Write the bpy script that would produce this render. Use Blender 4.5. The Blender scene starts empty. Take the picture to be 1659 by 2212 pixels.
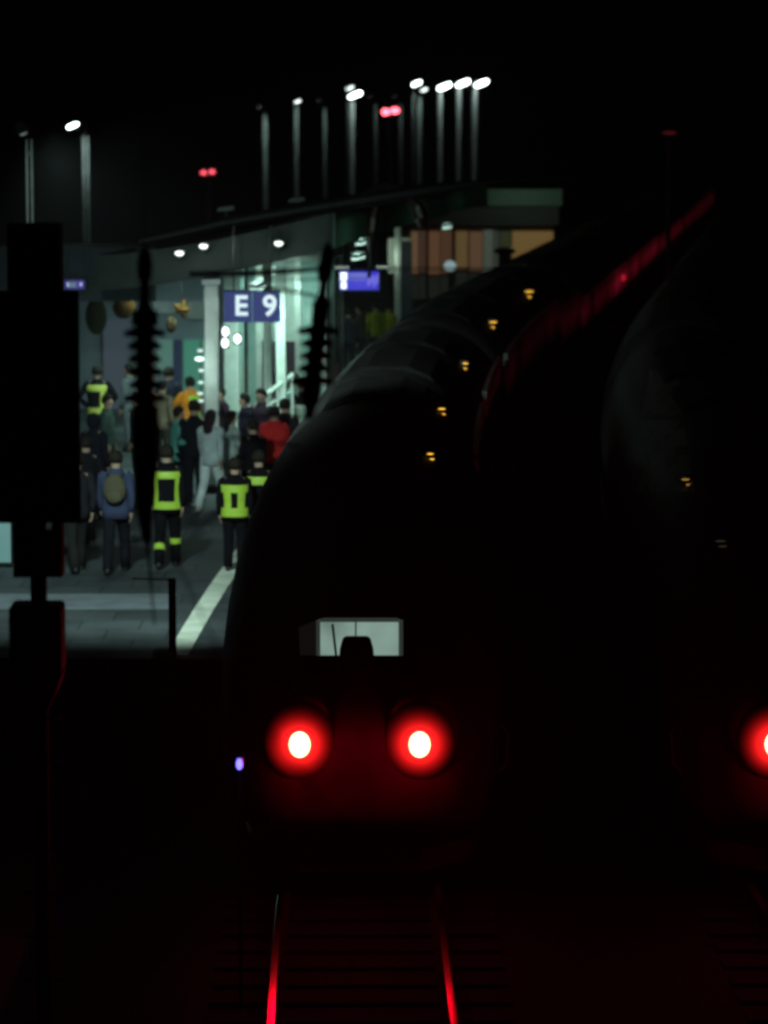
import bpy, bmesh, math, random
from mathutils import Vector, Matrix
from mathutils.bvhtree import BVHTree
random.seed(7)
R = math.radians
S = bpy.context.scene
COL = S.collection
# ------------------------------------------------------------------ camera frame
F, CX, CY, HC, YH = 7100.0, 829.5, 1106.0, 7.3, 270.0
TH = math.atan((CY - YH) / F)
def ray(px, py):
    u, v = px - CX, CY - py
    return Vector((u, F * math.cos(TH) + v * math.sin(TH), -F * math.sin(TH) + v * math.cos(TH)))
def at(px, py, Y):                       # point seen at (px, py) standing at distance Y
    d = ray(px, py); t = Y / d.y
    return Vector((d.x * t, Y, HC + d.z * t))
def gnd(px, py, z):                      # point seen at (px, py) lying at height z
    d = ray(px, py); t = (z - HC) / d.z
    return Vector((d.x * t, d.y * t, z))
PZ = 0.76                                # platform height above the rails
# ------------------------------------------------------------------ track curve
def tc(Y):
    if Y < 27: return -.19 - .017 * (Y - 27)
    if Y < 72:
        u = Y - 27; return -.19 - .017 * u + .00155 * u * u
    return 2.184 + .1225 * (Y - 72)
def tm(Y):
    if Y < 27: return -.017
    if Y < 72: return -.017 + .0031 * (Y - 27)
    return .1225
def pt(lat, Y, z):
    a = math.atan(tm(Y)); return Vector((tc(Y) + lat * math.cos(a), Y - lat * math.sin(a), z))
# ------------------------------------------------------------------ materials
MATS = {}
def mat(name, col, rough=.6, metal=0., emit=None, es=0., var=.12, vscale=6., bump=0., bscale=40., spec=.5):
    if name in MATS: return MATS[name]
    m = bpy.data.materials.new(name); m.use_nodes = True
    nt = m.node_tree; b = nt.nodes['Principled BSDF']
    b.inputs['Roughness'].default_value = rough; b.inputs['Metallic'].default_value = metal
    b.inputs['Specular IOR Level'].default_value = spec
    tcn = nt.nodes.new('ShaderNodeTexCoord')
    n = nt.nodes.new('ShaderNodeTexNoise'); n.inputs['Scale'].default_value = vscale; n.inputs['Detail'].default_value = 5
    nt.links.new(tcn.outputs['Object'], n.inputs['Vector'])
    r = nt.nodes.new('ShaderNodeMapRange'); r.inputs['From Min'].default_value = .3; r.inputs['From Max'].default_value = .7
    r.inputs['To Min'].default_value = 1 - var; r.inputs['To Max'].default_value = 1 + var
    nt.links.new(n.outputs['Fac'], r.inputs['Value'])
    mx = nt.nodes.new('ShaderNodeMix'); mx.data_type = 'RGBA'; mx.blend_type = 'MULTIPLY'
    mx.inputs['Factor'].default_value = 1; mx.inputs['A'].default_value = (*col, 1)
    nt.links.new(r.outputs['Result'], mx.inputs['B']); nt.links.new(mx.outputs['Result'], b.inputs['Base Color'])
    if bump:
        n2 = nt.nodes.new('ShaderNodeTexNoise'); n2.inputs['Scale'].default_value = bscale; n2.inputs['Detail'].default_value = 6
        nt.links.new(tcn.outputs['Object'], n2.inputs['Vector'])
        bp = nt.nodes.new('ShaderNodeBump'); bp.inputs['Strength'].default_value = bump; bp.inputs['Distance'].default_value = .02
        nt.links.new(n2.outputs['Fac'], bp.inputs['Height']); nt.links.new(bp.outputs['Normal'], b.inputs['Normal'])
    if emit:
        b.inputs['Emission Color'].default_value = (*emit, 1); b.inputs['Emission Strength'].default_value = es
    MATS[name] = m; return m
def lampmat(name, col, es): return mat(name, (.05, .05, .05), .4, emit=col, es=es)
def trans_mat():
    if 'edge_sheet' in MATS: return MATS['edge_sheet']
    m = bpy.data.materials.new('edge_sheet'); m.use_nodes = True; nt = m.node_tree; b = nt.nodes['Principled BSDF']
    b.inputs['Base Color'].default_value = (.25, .34, .29, 1); b.inputs['Roughness'].default_value = .6
    t = nt.nodes.new('ShaderNodeBsdfTranslucent'); t.inputs['Color'].default_value = (.4, .55, .46, 1)
    mx = nt.nodes.new('ShaderNodeMixShader'); n = nt.nodes.new('ShaderNodeTexNoise'); n.inputs['Scale'].default_value = .7
    r = nt.nodes.new('ShaderNodeMapRange'); r.inputs['To Min'].default_value = .35; r.inputs['To Max'].default_value = .75
    nt.links.new(n.outputs['Fac'], r.inputs['Value']); nt.links.new(r.outputs['Result'], mx.inputs[0])
    nt.links.new(b.outputs[0], mx.inputs[1]); nt.links.new(t.outputs[0], mx.inputs[2]); nt.links.new(mx.outputs[0], nt.nodes['Material Output'].inputs['Surface'])
    MATS['edge_sheet'] = m; return m
def reflection_mat(e):  # red reflection painted as uneven emission
    k = 'red_reflection_%.4f' % e
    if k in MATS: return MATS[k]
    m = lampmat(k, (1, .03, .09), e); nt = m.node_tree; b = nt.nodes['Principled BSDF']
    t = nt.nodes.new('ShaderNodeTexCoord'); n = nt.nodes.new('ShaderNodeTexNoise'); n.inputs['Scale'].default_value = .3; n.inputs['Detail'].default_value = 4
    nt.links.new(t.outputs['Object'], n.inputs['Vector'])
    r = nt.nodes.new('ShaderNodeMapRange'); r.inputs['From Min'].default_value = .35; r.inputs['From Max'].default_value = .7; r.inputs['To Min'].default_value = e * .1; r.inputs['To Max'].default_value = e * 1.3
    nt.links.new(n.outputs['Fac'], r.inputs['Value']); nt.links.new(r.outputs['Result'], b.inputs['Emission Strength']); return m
def halo_mat():
    """red bloom round the tail lamp, painted as emission fading outwards"""
    if 'red_halo' in MATS: return MATS['red_halo']
    m = bpy.data.materials.new('red_halo'); m.use_nodes = True; nt = m.node_tree; b = nt.nodes['Principled BSDF']
    b.inputs['Base Color'].default_value = (.012, .002, .002, 1); b.inputs['Roughness'].default_value = .8; b.inputs['Specular IOR Level'].default_value = .1
    t = nt.nodes.new('ShaderNodeTexCoord'); l = nt.nodes.new('ShaderNodeVectorMath'); l.operation = 'LENGTH'
    nt.links.new(t.outputs['Object'], l.inputs[0])
    r = nt.nodes.new('ShaderNodeMapRange'); r.interpolation_type = 'LINEAR'
    for k, v in (('From Min', .1), ('From Max', .43), ('To Min', 1), ('To Max', 0)): r.inputs[k].default_value = v
    nt.links.new(l.outputs['Value'], r.inputs['Value'])
    p = nt.nodes.new('ShaderNodeMath'); p.operation = 'POWER'; p.inputs[1].default_value = 4.0; nt.links.new(r.outputs['Result'], p.inputs[0])
    q = nt.nodes.new('ShaderNodeMath'); q.operation = 'MULTIPLY'; q.inputs[1].default_value = 3.1; nt.links.new(p.outputs[0], q.inputs[0])
    b.inputs['Emission Color'].default_value = (1, .012, .012, 1); nt.links.new(q.outputs[0], b.inputs['Emission Strength'])
    MATS['red_halo'] = m; return m
def glass(name, tint=(.8, .9, .9)):
    if name in MATS: return MATS[name]
    m = bpy.data.materials.new(name); m.use_nodes = True; nt = m.node_tree; nt.nodes.clear()
    o = nt.nodes.new('ShaderNodeOutputMaterial'); t = nt.nodes.new('ShaderNodeBsdfTransparent'); t.inputs['Color'].default_value = (*tint, 1)
    g = nt.nodes.new('ShaderNodeBsdfGlossy'); g.inputs['Roughness'].default_value = .08
    mx = nt.nodes.new('ShaderNodeMixShader'); f = nt.nodes.new('ShaderNodeFresnel'); f.inputs['IOR'].default_value = 1.45
    nt.links.new(f.outputs[0], mx.inputs[0]); nt.links.new(t.outputs[0], mx.inputs[1]); nt.links.new(g.outputs[0], mx.inputs[2])
    nt.links.new(mx.outputs[0], o.inputs['Surface']); MATS[name] = m; return m
# ------------------------------------------------------------------ objects
def prop(o, label=None, cat=None, group=None, kind=None):
    if label: o['label'] = label
    if cat: o['category'] = cat
    if group: o['group'] = group
    if kind: o['kind'] = kind
    return o
def thing(name, label, cat, loc=(0, 0, 0), rz=0., group=None):
    o = bpy.data.objects.new(name, None); COL.objects.link(o); o.location = loc; o.rotation_euler = (0, 0, rz)
    o.empty_display_size = .2
    return prop(o, label, cat, group)
class MB:
    def __init__(s): s.bm = bmesh.new()
    def box(s, x0, x1, y0, y1, z0, z1, M=None):
        c = [(x, y, z) for z in (z0, z1) for y in (y0, y1) for x in (x0, x1)]
        v = [s.bm.verts.new(M @ Vector(p) if M else p) for p in c]
        for f in ((0, 2, 3, 1), (4, 5, 7, 6), (0, 1, 5, 4), (2, 6, 7, 3), (0, 4, 6, 2), (1, 3, 7, 5)): s.bm.faces.new([v[i] for i in f])
        return s
    def loft(s, rings, close=True, cap=True):
        vs = [[s.bm.verts.new(p) for p in r] for r in rings]; n = len(vs[0])
        for a, b in zip(vs, vs[1:]):
            for i in range(n if close else n - 1):
                s.bm.faces.new((a[i], a[(i + 1) % n], b[(i + 1) % n], b[i]))
        if cap and close:
            s.bm.faces.new(vs[0][::-1]); s.bm.faces.new(vs[-1])
        return s
    def tube(s, pts, rad, n=8):
        pts = [Vector(p) for p in pts]
        if not isinstance(rad, (list, tuple)): rad = [rad] * len(pts)
        rings = []
        for i, p in enumerate(pts):
            d = (pts[min(i + 1, len(pts) - 1)] - pts[max(i - 1, 0)]).normalized()
            up = Vector((0, 1, 0)) if abs(d.y) < .8 else Vector((0, 0, 1))
            a = d.cross(up).normalized(); b = d.cross(a)
            rings.append([p + (a * math.cos(k * 2 * math.pi / n) + b * math.sin(k * 2 * math.pi / n)) * rad[i] for k in range(n)])
        return s.loft(rings)
    def lathe(s, prof, c=(0, 0, 0), n=16, lean=(0, 0), cap=True):
        rings = []
        for r, z in prof:
            rings.append([(c[0] + lean[0] * z + r * math.cos(k * 2 * math.pi / n), c[1] + lean[1] * z + r * math.sin(k * 2 * math.pi / n), c[2] + z) for k in range(n)])
        return s.loft(rings, cap=cap)
    def ell(s, c, rx, ry, rz, n=14, m=8):
        rings = []
        for j in range(m + 1):
            t = -math.pi / 2 + math.pi * (.04 + .92 * j / m); r = math.cos(t)
            rings.append([(c[0] + rx * r * math.cos(k * 2 * math.pi / n), c[1] + ry * r * math.sin(k * 2 * math.pi / n), c[2] + rz * math.sin(t)) for k in range(n)])
        return s.loft(rings)
    def build(s, name, m, parent=None, smooth=False, bevel=0.):
        bmesh.ops.recalc_face_normals(s.bm, faces=s.bm.faces)
        me = bpy.data.meshes.new(name); s.bm.to_mesh(me); s.bm.free()
        if smooth:
            for p in me.polygons: p.use_smooth = True
        for k in (m if isinstance(m, (list, tuple)) else [m]): me.materials.append(k)
        o = bpy.data.objects.new(name, me); COL.objects.link(o)
        if parent: o.parent = parent
        if bevel:
            b = o.modifiers.new('bevel', 'BEVEL'); b.width = bevel; b.segments = 2; b.limit_method = 'ANGLE'
        return o
def light(kind, loc, power, col, parent, size=.1, rot=None, cone=None, name='lamp_light', blend=.4):
    l = bpy.data.lights.new(name, kind); l.energy = power; l.color = col
    if kind in ('POINT', 'SPOT'): l.shadow_soft_size = size
    if kind == 'AREA': l.size = size
    if kind == 'SPOT': l.spot_size = cone or R(150); l.spot_blend = blend
    o = bpy.data.objects.new(name, l); COL.objects.link(o); o.parent = parent; o.location = loc
    if rot: o.rotation_euler = rot
    return o
def sweep(prof, Ys, close=True, latf=None):
    mb = MB(); mb.loft([[pt(l, Y, z) for l, z in prof] for Y in Ys], close=close); return mb
def frange(a, b, st):
    n = max(1, int(round((b - a) / st))); return [a + (b - a) * i / n for i in range(n + 1)]
# shared materials
M_black = mat('black_paint', (.012, .012, .014), .6)
M_dark = mat('dark_steel', (.03, .032, .035), .5, .6)
M_porc = mat('brown_porcelain', (.03, .015, .01), .25)
M_galv = mat('galvanised_steel', (.42, .44, .44), .5, .4, var=.2)
M_pale = mat('pale_column_paint', (.62, .66, .62), .5)
M_paint = mat('train_paint', (.024, .022, .023), .62, var=.35, vscale=2.5, spec=.12)
M_roof = mat('train_roof', (.012, .012, .012), .9, spec=.1, var=.3, vscale=3.)
M_dglass = mat('dark_window_glass', (.008, .009, .011), .12)
M_rubber = mat('rubber', (.012, .012, .012), .8)
M_conc = mat('platform_concrete', (.08, .09, .098), .85, var=.4, spec=.2, vscale=.8, bump=.25, bscale=30)
M_gravel = mat('ballast_stone', (.004, .0037, .0035), .95, spec=.1, var=.6, vscale=14, bump=1., bscale=22)
M_rail = mat('rail_steel', (.5, .48, .47), .14, 1., var=.15)
# ------------------------------------------------------------------ setting
mb = MB(); mb.bm.faces.new([mb.bm.verts.new(p) for p in ((-1500, -60, -.62), (1500, -60, -.62), (1500, 2600, -.62), (-1500, 2600, -.62))])
prop(mb.build('ground', mat('dark_soil', (.035, .033, .03), .95, var=.5, vscale=.5, bump=.6, bscale=8)), kind='structure')
TS = 4.55                                 # distance between the two tracks
prop(sweep([(-3.2, -.6), (-1.5, -.2), (TS + 1.5, -.2), (TS + 3.2, -.6)], frange(-20, 300, 2)).build('track_bed', M_gravel), kind='structure')
railprof = [(-.075, -.17), (.075, -.17), (.03, -.14), (.012, -.12), (.012, -.05), (.036, -.035), (.036, -.006), (.028, 0), (-.028, 0), (-.036, -.006), (-.036, -.035), (-.012, -.05), (-.012, -.12), (-.03, -.14)]
for off, lat, lab in ((0, -.7535, 'left steel rail glowing red below the left tail light'), (0, .7535, 'right steel rail glowing red at the bottom of the photo'),
                 (TS, -.7535, 'dark steel rail nearer the left one of the second track'), (TS, .7535, 'dark outermost steel rail of the second track at right')):
    o = sweep([(off + lat + a, b) for a, b in railprof], frange(4, 260, 1.5)).build('rail', [M_rail, mat('rail_rust', (.012, .008, .006), .95, spec=.05)])
    for p in o.data.polygons: p.material_index = 0 if p.normal.z > .6 and p.center.z > -.02 else 1
    prop(o, lab, 'rail')
sl0 = None
for off in (0, TS):
    for i in range(14):
        Y = 23.4 + i * .6
        if sl0 is None:
            mb = MB(); mb.box(-1.3, 1.3, -.13, .13, -.36, -.172); sl0 = o = mb.build('sleeper', mat('sleeper_concrete', (.004, .0037, .0035), .95, spec=.1, bump=.3), bevel=.02)
        else:
            o = sl0.copy(); COL.objects.link(o)
        o.location = pt(off, Y, 0); o.rotation_euler = (0, 0, -math.atan(tm(Y)))
        prop(o, 'concrete sleeper across the ' + ('track in front of the train with two red lights' if off == 0 else 'dark second track at right'), 'sleeper', 'concrete sleepers of the near track' if off == 0 else 'concrete sleepers of the second track')
nt = M_conc.node_tree; bk = nt.nodes.new('ShaderNodeTexBrick'); tcn = nt.nodes.new('ShaderNodeTexCoord'); nt.links.new(tcn.outputs['Object'], bk.inputs['Vector'])
bk.inputs['Scale'].default_value = 1.0; bk.inputs['Brick Width'].default_value = .8; bk.inputs['Row Height'].default_value = .8; bk.inputs['Mortar Size'].default_value = .012; bk.offset = .5
bk.inputs['Color1'].default_value = (1, 1, 1, 1); bk.inputs['Color2'].default_value = (.72, .74, .78, 1); bk.inputs['Mortar'].default_value = (.35, .35, .35, 1)
st = nt.nodes.new('ShaderNodeTexNoise'); st.inputs['Scale'].default_value = .35; st.inputs['Detail'].default_value = 6; nt.links.new(tcn.outputs['Object'], st.inputs['Vector'])
cr = nt.nodes.new('ShaderNodeMapRange'); cr.inputs['From Min'].default_value = .35; cr.inputs['From Max'].default_value = .65; cr.inputs['To Min'].default_value = .55; cr.inputs['To Max'].default_value = 1.25; nt.links.new(st.outputs['Fac'], cr.inputs['Value'])
b_ = nt.nodes['Principled BSDF']; src = b_.inputs['Base Color'].links[0].from_socket
for other in (bk.outputs['Color'], cr.outputs['Result']):
    mx = nt.nodes.new('ShaderNodeMix'); mx.data_type = 'RGBA'; mx.blend_type = 'MULTIPLY'; mx.inputs['Factor'].default_value = 1
    nt.links.new(src, mx.inputs['A']); nt.links.new(other, mx.inputs['B']); src = mx.outputs['Result']
nt.links.new(src, b_.inputs['Base Color'])
# platform slab, strips and line
PY0 = 40.0
prop(sweep([(-1.68, -.6), (-1.68, PZ - .09), (-1.62, PZ - .09), (-1.62, PZ), (-13, PZ), (-13, -.6)], frange(PY0, 240, 2)).build('platform', M_conc), kind='structure')
prop(sweep([(-2.29, PZ + .002), (-2.29, PZ + .006), (-2.56, PZ + .006), (-2.56, PZ + .002)], frange(PY0 + .25, 200, 2)).build('platform_edge_line', mat('white_line_paint', (.7, .72, .62), .7, var=.25, vscale=2.2)), kind='structure')
mb = MB(); mb.loft([[(x, y, PZ + .004) for y in (44.2, 45.7)] for x in (-9, -6, -2.9)], close=False)
prop(mb.build('paving_strip', mat('pale_paving', (.15, .16, .19), .8, var=.2, vscale=3)), kind='structure')
# ------------------------------------------------------------------ trains
def train(off, label, cat_group, sw, lamps=True, Y0=31.0, roofn=5, lit=True):
    root = thing('train', label, 'train', pt(off, Y0, 0), 0, cat_group)
    inv = Matrix.Translation(-Vector(root.location))
    def prof(w, top, bot, nexp=2.3, N=48):
        zc = bot + (top - bot) * .52; out = []
        for k in range(N):
            t = 2 * math.pi * k / N; c, s_ = math.cos(t), math.sin(t)
            e = 2 / nexp if s_ > 0 else 2 / 5.
            h = top - zc if s_ > 0 else zc - bot
            out.append((w * math.copysign(abs(c) ** e, c), zc + h * math.copysign(abs(s_) ** e, s_)))
        return out
    ns = [0, .05, .15, .3, .5, .66, .8, 1., 1.2, 1.38, 1.6, 1.9, 2.3, 2.8, 3.4, 4.2, 5.2, 6.2, 7.2, 8.2]
    ctrl = [(0, .62, 1.45, .75), (.05, .8, 1.6, .6), (.15, .96, 1.72, .5), (.5, 1.18, 1.95, .38), (1, 1.31, 2.28, .33), (1.8, 1.4, 2.72, .3), (2.8, 1.45, 3.14, .3), (4., 1.47, 3.52, .3), (5.5, 1.475, 3.8, .3), (7.2, 1.475, 3.9, .3), (30, 1.475, 3.9, .3)]
    def cs(s_):
        for a, b in zip(ctrl, ctrl[1:]):
            if s_ <= b[0]:
                f = (s_ - a[0]) / (b[0] - a[0]); return [a[i] + (b[i] - a[i]) * f for i in (1, 2, 3)]
    rings = []; ss = ns + frange(9.2, 25.4, 2.)
    for s_ in ss:
        w, t, b = cs(s_); nx = 1.75 + .25 * min(1, max(0, (s_ - 2) / 7))
        rings.append([inv @ pt(off + l, Y0 + s_, z) for l, z in prof(w, t, b, nx)])
    mb = MB(); mb.loft(rings)
    bm = mb.bm; bvh = BVHTree.FromBMesh(bm)
    # window opening in the sloping nose
    kill = []
    for f in bm.faces:
        c = f.calc_center_median() - (pt(off, Y0, 0) - root.location)
        if .63 < c.y < 1.38 and -.64 < c.x < .52 and c.z > 1.7: kill.append(f)
    bmesh.ops.delete(bm, geom=kill, context='FACES')
    body = mb.build('nose_car', M_paint, root, smooth=True)
    def hit(lat, z):
        o = inv @ pt(off + lat, Y0, z); h = bvh.ray_cast(Vector((o.x, -5, z)), Vector((0, 1, 0))); return h[0], h[1]
    # cab seen through the windscreen
    def L(lat, s_, z): return inv @ pt(off + lat, Y0 + s_, z)
    if lit:
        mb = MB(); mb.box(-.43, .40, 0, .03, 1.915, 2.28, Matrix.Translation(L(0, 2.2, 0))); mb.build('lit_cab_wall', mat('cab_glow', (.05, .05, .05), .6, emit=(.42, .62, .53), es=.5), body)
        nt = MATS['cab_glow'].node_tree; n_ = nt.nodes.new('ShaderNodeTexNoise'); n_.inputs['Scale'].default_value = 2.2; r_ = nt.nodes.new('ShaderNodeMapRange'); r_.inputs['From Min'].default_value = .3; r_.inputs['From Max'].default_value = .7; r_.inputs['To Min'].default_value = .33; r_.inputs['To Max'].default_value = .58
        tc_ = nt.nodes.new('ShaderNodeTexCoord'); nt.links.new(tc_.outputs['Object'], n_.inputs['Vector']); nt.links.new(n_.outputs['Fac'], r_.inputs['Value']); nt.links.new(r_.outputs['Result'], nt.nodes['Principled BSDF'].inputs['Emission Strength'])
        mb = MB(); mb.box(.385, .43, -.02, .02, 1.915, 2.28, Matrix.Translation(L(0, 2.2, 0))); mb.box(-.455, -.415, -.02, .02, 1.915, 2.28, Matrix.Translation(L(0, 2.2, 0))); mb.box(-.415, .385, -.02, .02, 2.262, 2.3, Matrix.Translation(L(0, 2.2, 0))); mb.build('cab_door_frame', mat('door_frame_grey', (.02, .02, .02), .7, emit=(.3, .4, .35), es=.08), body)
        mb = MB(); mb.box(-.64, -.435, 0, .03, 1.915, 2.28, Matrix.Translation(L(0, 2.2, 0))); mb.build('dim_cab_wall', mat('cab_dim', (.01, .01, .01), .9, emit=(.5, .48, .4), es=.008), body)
        mb = MB(); mb.box(-.06, -.045, -.02, -.002, 1.915, 2.28, Matrix.Translation(L(0, 2.2, 0))); mb.build('cab_door_edge', M_dark, body)
        q = L(0, 1.75, 0)
        mb = MB(); mb.loft([[(q.x + l, q.y + y, z) for l, y in ((-.19 - k, -.06), (.11 + k, -.06), (.11 + k, .06), (-.19 - k, .06))] for z, k in ((1.5, .06), (2.05, .02), (2.16, -.01), (2.18, -.04))])
        mb.build('driver_seat', mat('seat_cloth', (.03, .02, .03), .9), body, bevel=.02)
    else:
        mb = MB(); mb.box(-.9, .9, 0, .03, 1.2, 2.6, Matrix.Translation(L(0, 2.0, 0))); mb.build('dark_cab_wall', M_black, body)
    # wiper
    a, _ = hit(-.2, 1.93); b2, _ = hit(-.26, 2.38)
    if a and b2:
        mb = MB(); mb.tube([a + Vector((0, -.05, 0)), b2 + Vector((0, -.25, .0)) if False else L(-.27, .98, 2.42)], .012, 6); mb.build('wiper', M_black, body)
    # tail lamps
    for sgn in (-1, 1):
        p, n = hit(.573 * sgn, 1.42)
        tl = bpy.data.objects.new('tail_lamp', None)
        ys = [q_[0].y for q_ in (hit(.573 * sgn + .3 * math.cos(t_), 1.42 + .3 * math.sin(t_)) for t_ in frange(0, 5.8, .45)) if q_[0]]
        c = Vector((p.x, min(ys + [p.y]) - .05, p.z))
        mb = MB(); mb.lathe([(.335, -.1), (.37, -.36), (.40, -.36), (.355, -.1), (.335, -.1)], n=24, cap=False)
        for v in mb.bm.verts: v.co = Vector((v.co.x, -v.co.z, v.co.y * 1.12)) + c + Vector((0, .1, 0))
        rim = mb.build('tail_lamp', mat('red_plastic', (.07, .004, .005), .7, spec=.1, var=.3, vscale=9), root, smooth=True)
        mb = MB(); mb.ell((0, 0, 0), .105, .045, .128, 20, 10)
        for v in mb.bm.verts: v.co += c + Vector((0, -.01, 0))
        mb.build('lens', lampmat('tail_red', (1., .22, .10), 14.), rim, smooth=True)
        mb = MB(); mb.lathe([(.05, .0), (.1, .0), (.14, .002), (.2, .006), (.26, .02), (.31, .06), (.34, .13), (.35, .2), (.05, .2)], n=40)
        for v in mb.bm.verts: v.co = Vector((v.co.x, v.co.z, v.co.y * 1.12))
        ol = mb.build('halo_disc', halo_mat(), rim, smooth=True); ol.location = c + Vector((0, -.02, 0))  # lamp bloom painted as a glowing disc
        light('SPOT', c + Vector((0, -.16, 0)), 700., (1, .0, .03), rim, .05, (R(-101), 0, 0), R(17), 'tail_light_beam', .5)
        light('POINT', c + Vector((0, -.36, .0)), 17.0, (1, .0, .02), rim, .1, name='tail_light_spill')
        light('SPOT', c + Vector((.22 * sgn, -.4, -.3)), 6.5, (1, .0, .012), rim, .06, (R(-64), 0, 0), R(70), 'track_glow', .8)  # extra spot added below the lamp to redden the rails
    # nose trim: hatch seam, skirt, handles
    for sgn in (-1, 1):
        mb = MB(); mb.tube([L(1.36 * sgn, .95, .95), L(1.44 * sgn, .98, 1.02), L(1.46 * sgn, 1.1, 1.3), L(1.4 * sgn, 1.14, 1.4)], .018, 6); mb.build('grab_handle', mat('bright_handle', (.1, .1, .1), .5, .2), root)
    mb = MB(); mb.loft([[L(l, s_, z) for l, z in ((-w, .3), (-w, .08), (w, .08), (w, .3))] for s_, w in ((.35, .6), (.9, 1.1), (2.5, 1.25))]); mb.build('rail_guard', M_dark, root)
    # coaches
    Ya = Y0 + 25.9; ci = 0
    cars = [(Y0 + 8.2, Y0 + 25.2)]
    while ci < 7:
        Yb = Ya + 25.0
        mb = MB(); mb.loft([[inv @ pt(off + l, Y, z) for l, z in prof(1.475, 3.9, .3, 2.0, 40)] for Y in frange(Ya, Yb, 3)])
        mb.build('coach_body', M_paint, root, smooth=True); cars.append((Ya, Yb))
        mb = MB(); mb.loft([[inv @ pt(off + l * .9, Y, z * .97 + .06) for l, z in prof(1.475, 3.9, .3, 2.0, 24)] for Y in (Ya - .75, Ya + .05)])
        mb.build('gangway_bellows', M_rubber, root)
        Ya = Yb + .7; ci += 1
    for (a, b) in cars:
        for sgn in (-1, 1):
            mb = MB(); mb.loft([[inv @ pt(off + l * sgn, Y, z) for l, z in ((1.40, 1.95), (1.486, 1.95), (1.47, 2.37), (1.40, 2.37))] for Y in frange(a + .8, b - .8, 3)]); mb.build('window_band', M_dglass, root)
            mb = MB(); mb.loft([[inv @ pt(off + l * sgn, Y, z) for l, z in ((1.42, 1.1), (1.484, 1.1), (1.487, 1.4), (1.42, 1.4))] for Y in frange(a + .1, b - .1, 3)]); mb.build('red_stripe', mat('stripe_red', (.4, .02, .03), .4), root)
        # roof boxes along the middle
        L3 = (b - a)
        for f0, f1 in ((.12, .3), (.4, .62), (.72, .88)):
            mb = MB(); mb.loft([[inv @ pt(off + l, Y, z) for l, z in ((-.8, 3.5), (-.62, 3.8), (-.3, 3.935), (.3, 3.935), (.62, 3.8), (.8, 3.5))] for Y in frange(a + L3 * f0, a + L3 * f1, 2)]); mb.build('roof_unit', M_roof, root, bevel=.03)
    return root, L, inv
M_paint_ = M_paint
T1, L1, INV1 = train(0, 'dark express train with two glowing red tail lights and a lit cab window', 'express trains side by side', 1)
T2, L2, INV2 = train(TS, 'dark second train cut by the right edge of the photo', 'express trains side by side', 1, lit=False)
# amber and red reflections on the trains, painted as small glowing parts
M_amber = lampmat('amber_glow', (1., .52, .05), 1.4)
def on_train(px, py, root):
    dg = bpy.context.evaluated_depsgraph_get(); dg.update()
    best = None; d = ray(px, py).normalized()
    for ch in root.children:
        if ch.type != 'MESH' or ch.name.split('.')[0] not in ('nose_car', 'coach_body'): continue
        bv = BVHTree.FromPolygons([v.co + root.location for v in ch.data.vertices], [p.vertices[:] for p in ch.data.polygons])
        h = bv.ray_cast(Vector((0, 0, HC)), d)
        if h[0] and (best is None or h[3] < best[1]): best = (h[0], h[3])
    return best[0] if best else None
for px, py in ((930, 990), (955, 893), (1002, 795), (1062, 706), (1140, 640), (1488, 1045), (1563, 1178)):
    TT, IV = (T1, INV1) if px < 1300 else (T2, INV2); P = on_train(px, py, TT)
    if P is None: print('NO HIT', px, py); continue
    sc = P.y / F; mb = MB(); random.seed(px)
    mb.box(-9 * sc, 9 * sc, -.04, .12, -18 * sc, 18 * sc)
    o = mb.build('glint_mount', M_dark, TT, bevel=.01); o.location = IV @ P  # carries a roof reflection painted as amber emission
    sl = .35 if py < 800 else (-.1 if px < 1300 else -.9)
    for dz in (-11, -1, 9):
        mb = MB(); w = random.uniform(5, 10) * (1 if px < 1300 else 1.5)
        mb.ell((dz * sl * sc, -.045, dz * 1.15 * sc), w * sc, .02, 1.8 * sc, 10, 6); mb.build('amber_glint', M_amber if px < 1300 else lampmat('amber_dim%d' % (px > 1500), (.9, .5, .1) if px < 1500 else (.6, .5, .35), .4 if px < 1500 else .04), o)
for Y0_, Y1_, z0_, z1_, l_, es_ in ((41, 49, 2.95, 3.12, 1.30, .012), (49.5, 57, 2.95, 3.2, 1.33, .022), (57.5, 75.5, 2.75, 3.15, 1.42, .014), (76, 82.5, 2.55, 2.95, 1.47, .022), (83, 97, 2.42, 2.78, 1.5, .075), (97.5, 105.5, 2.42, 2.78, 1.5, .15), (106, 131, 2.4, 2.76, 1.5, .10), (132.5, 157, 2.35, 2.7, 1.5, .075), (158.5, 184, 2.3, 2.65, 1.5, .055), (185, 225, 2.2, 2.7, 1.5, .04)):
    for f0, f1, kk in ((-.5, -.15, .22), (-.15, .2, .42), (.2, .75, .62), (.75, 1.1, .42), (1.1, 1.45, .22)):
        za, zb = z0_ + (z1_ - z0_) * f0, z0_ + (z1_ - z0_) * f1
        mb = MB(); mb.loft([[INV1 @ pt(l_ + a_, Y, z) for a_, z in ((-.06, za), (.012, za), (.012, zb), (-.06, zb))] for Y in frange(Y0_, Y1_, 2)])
        mb.build('red_reflection_glow', reflection_mat(es_ * kk), T1)  # reflected red streak painted as glowing bands along the side
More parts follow.
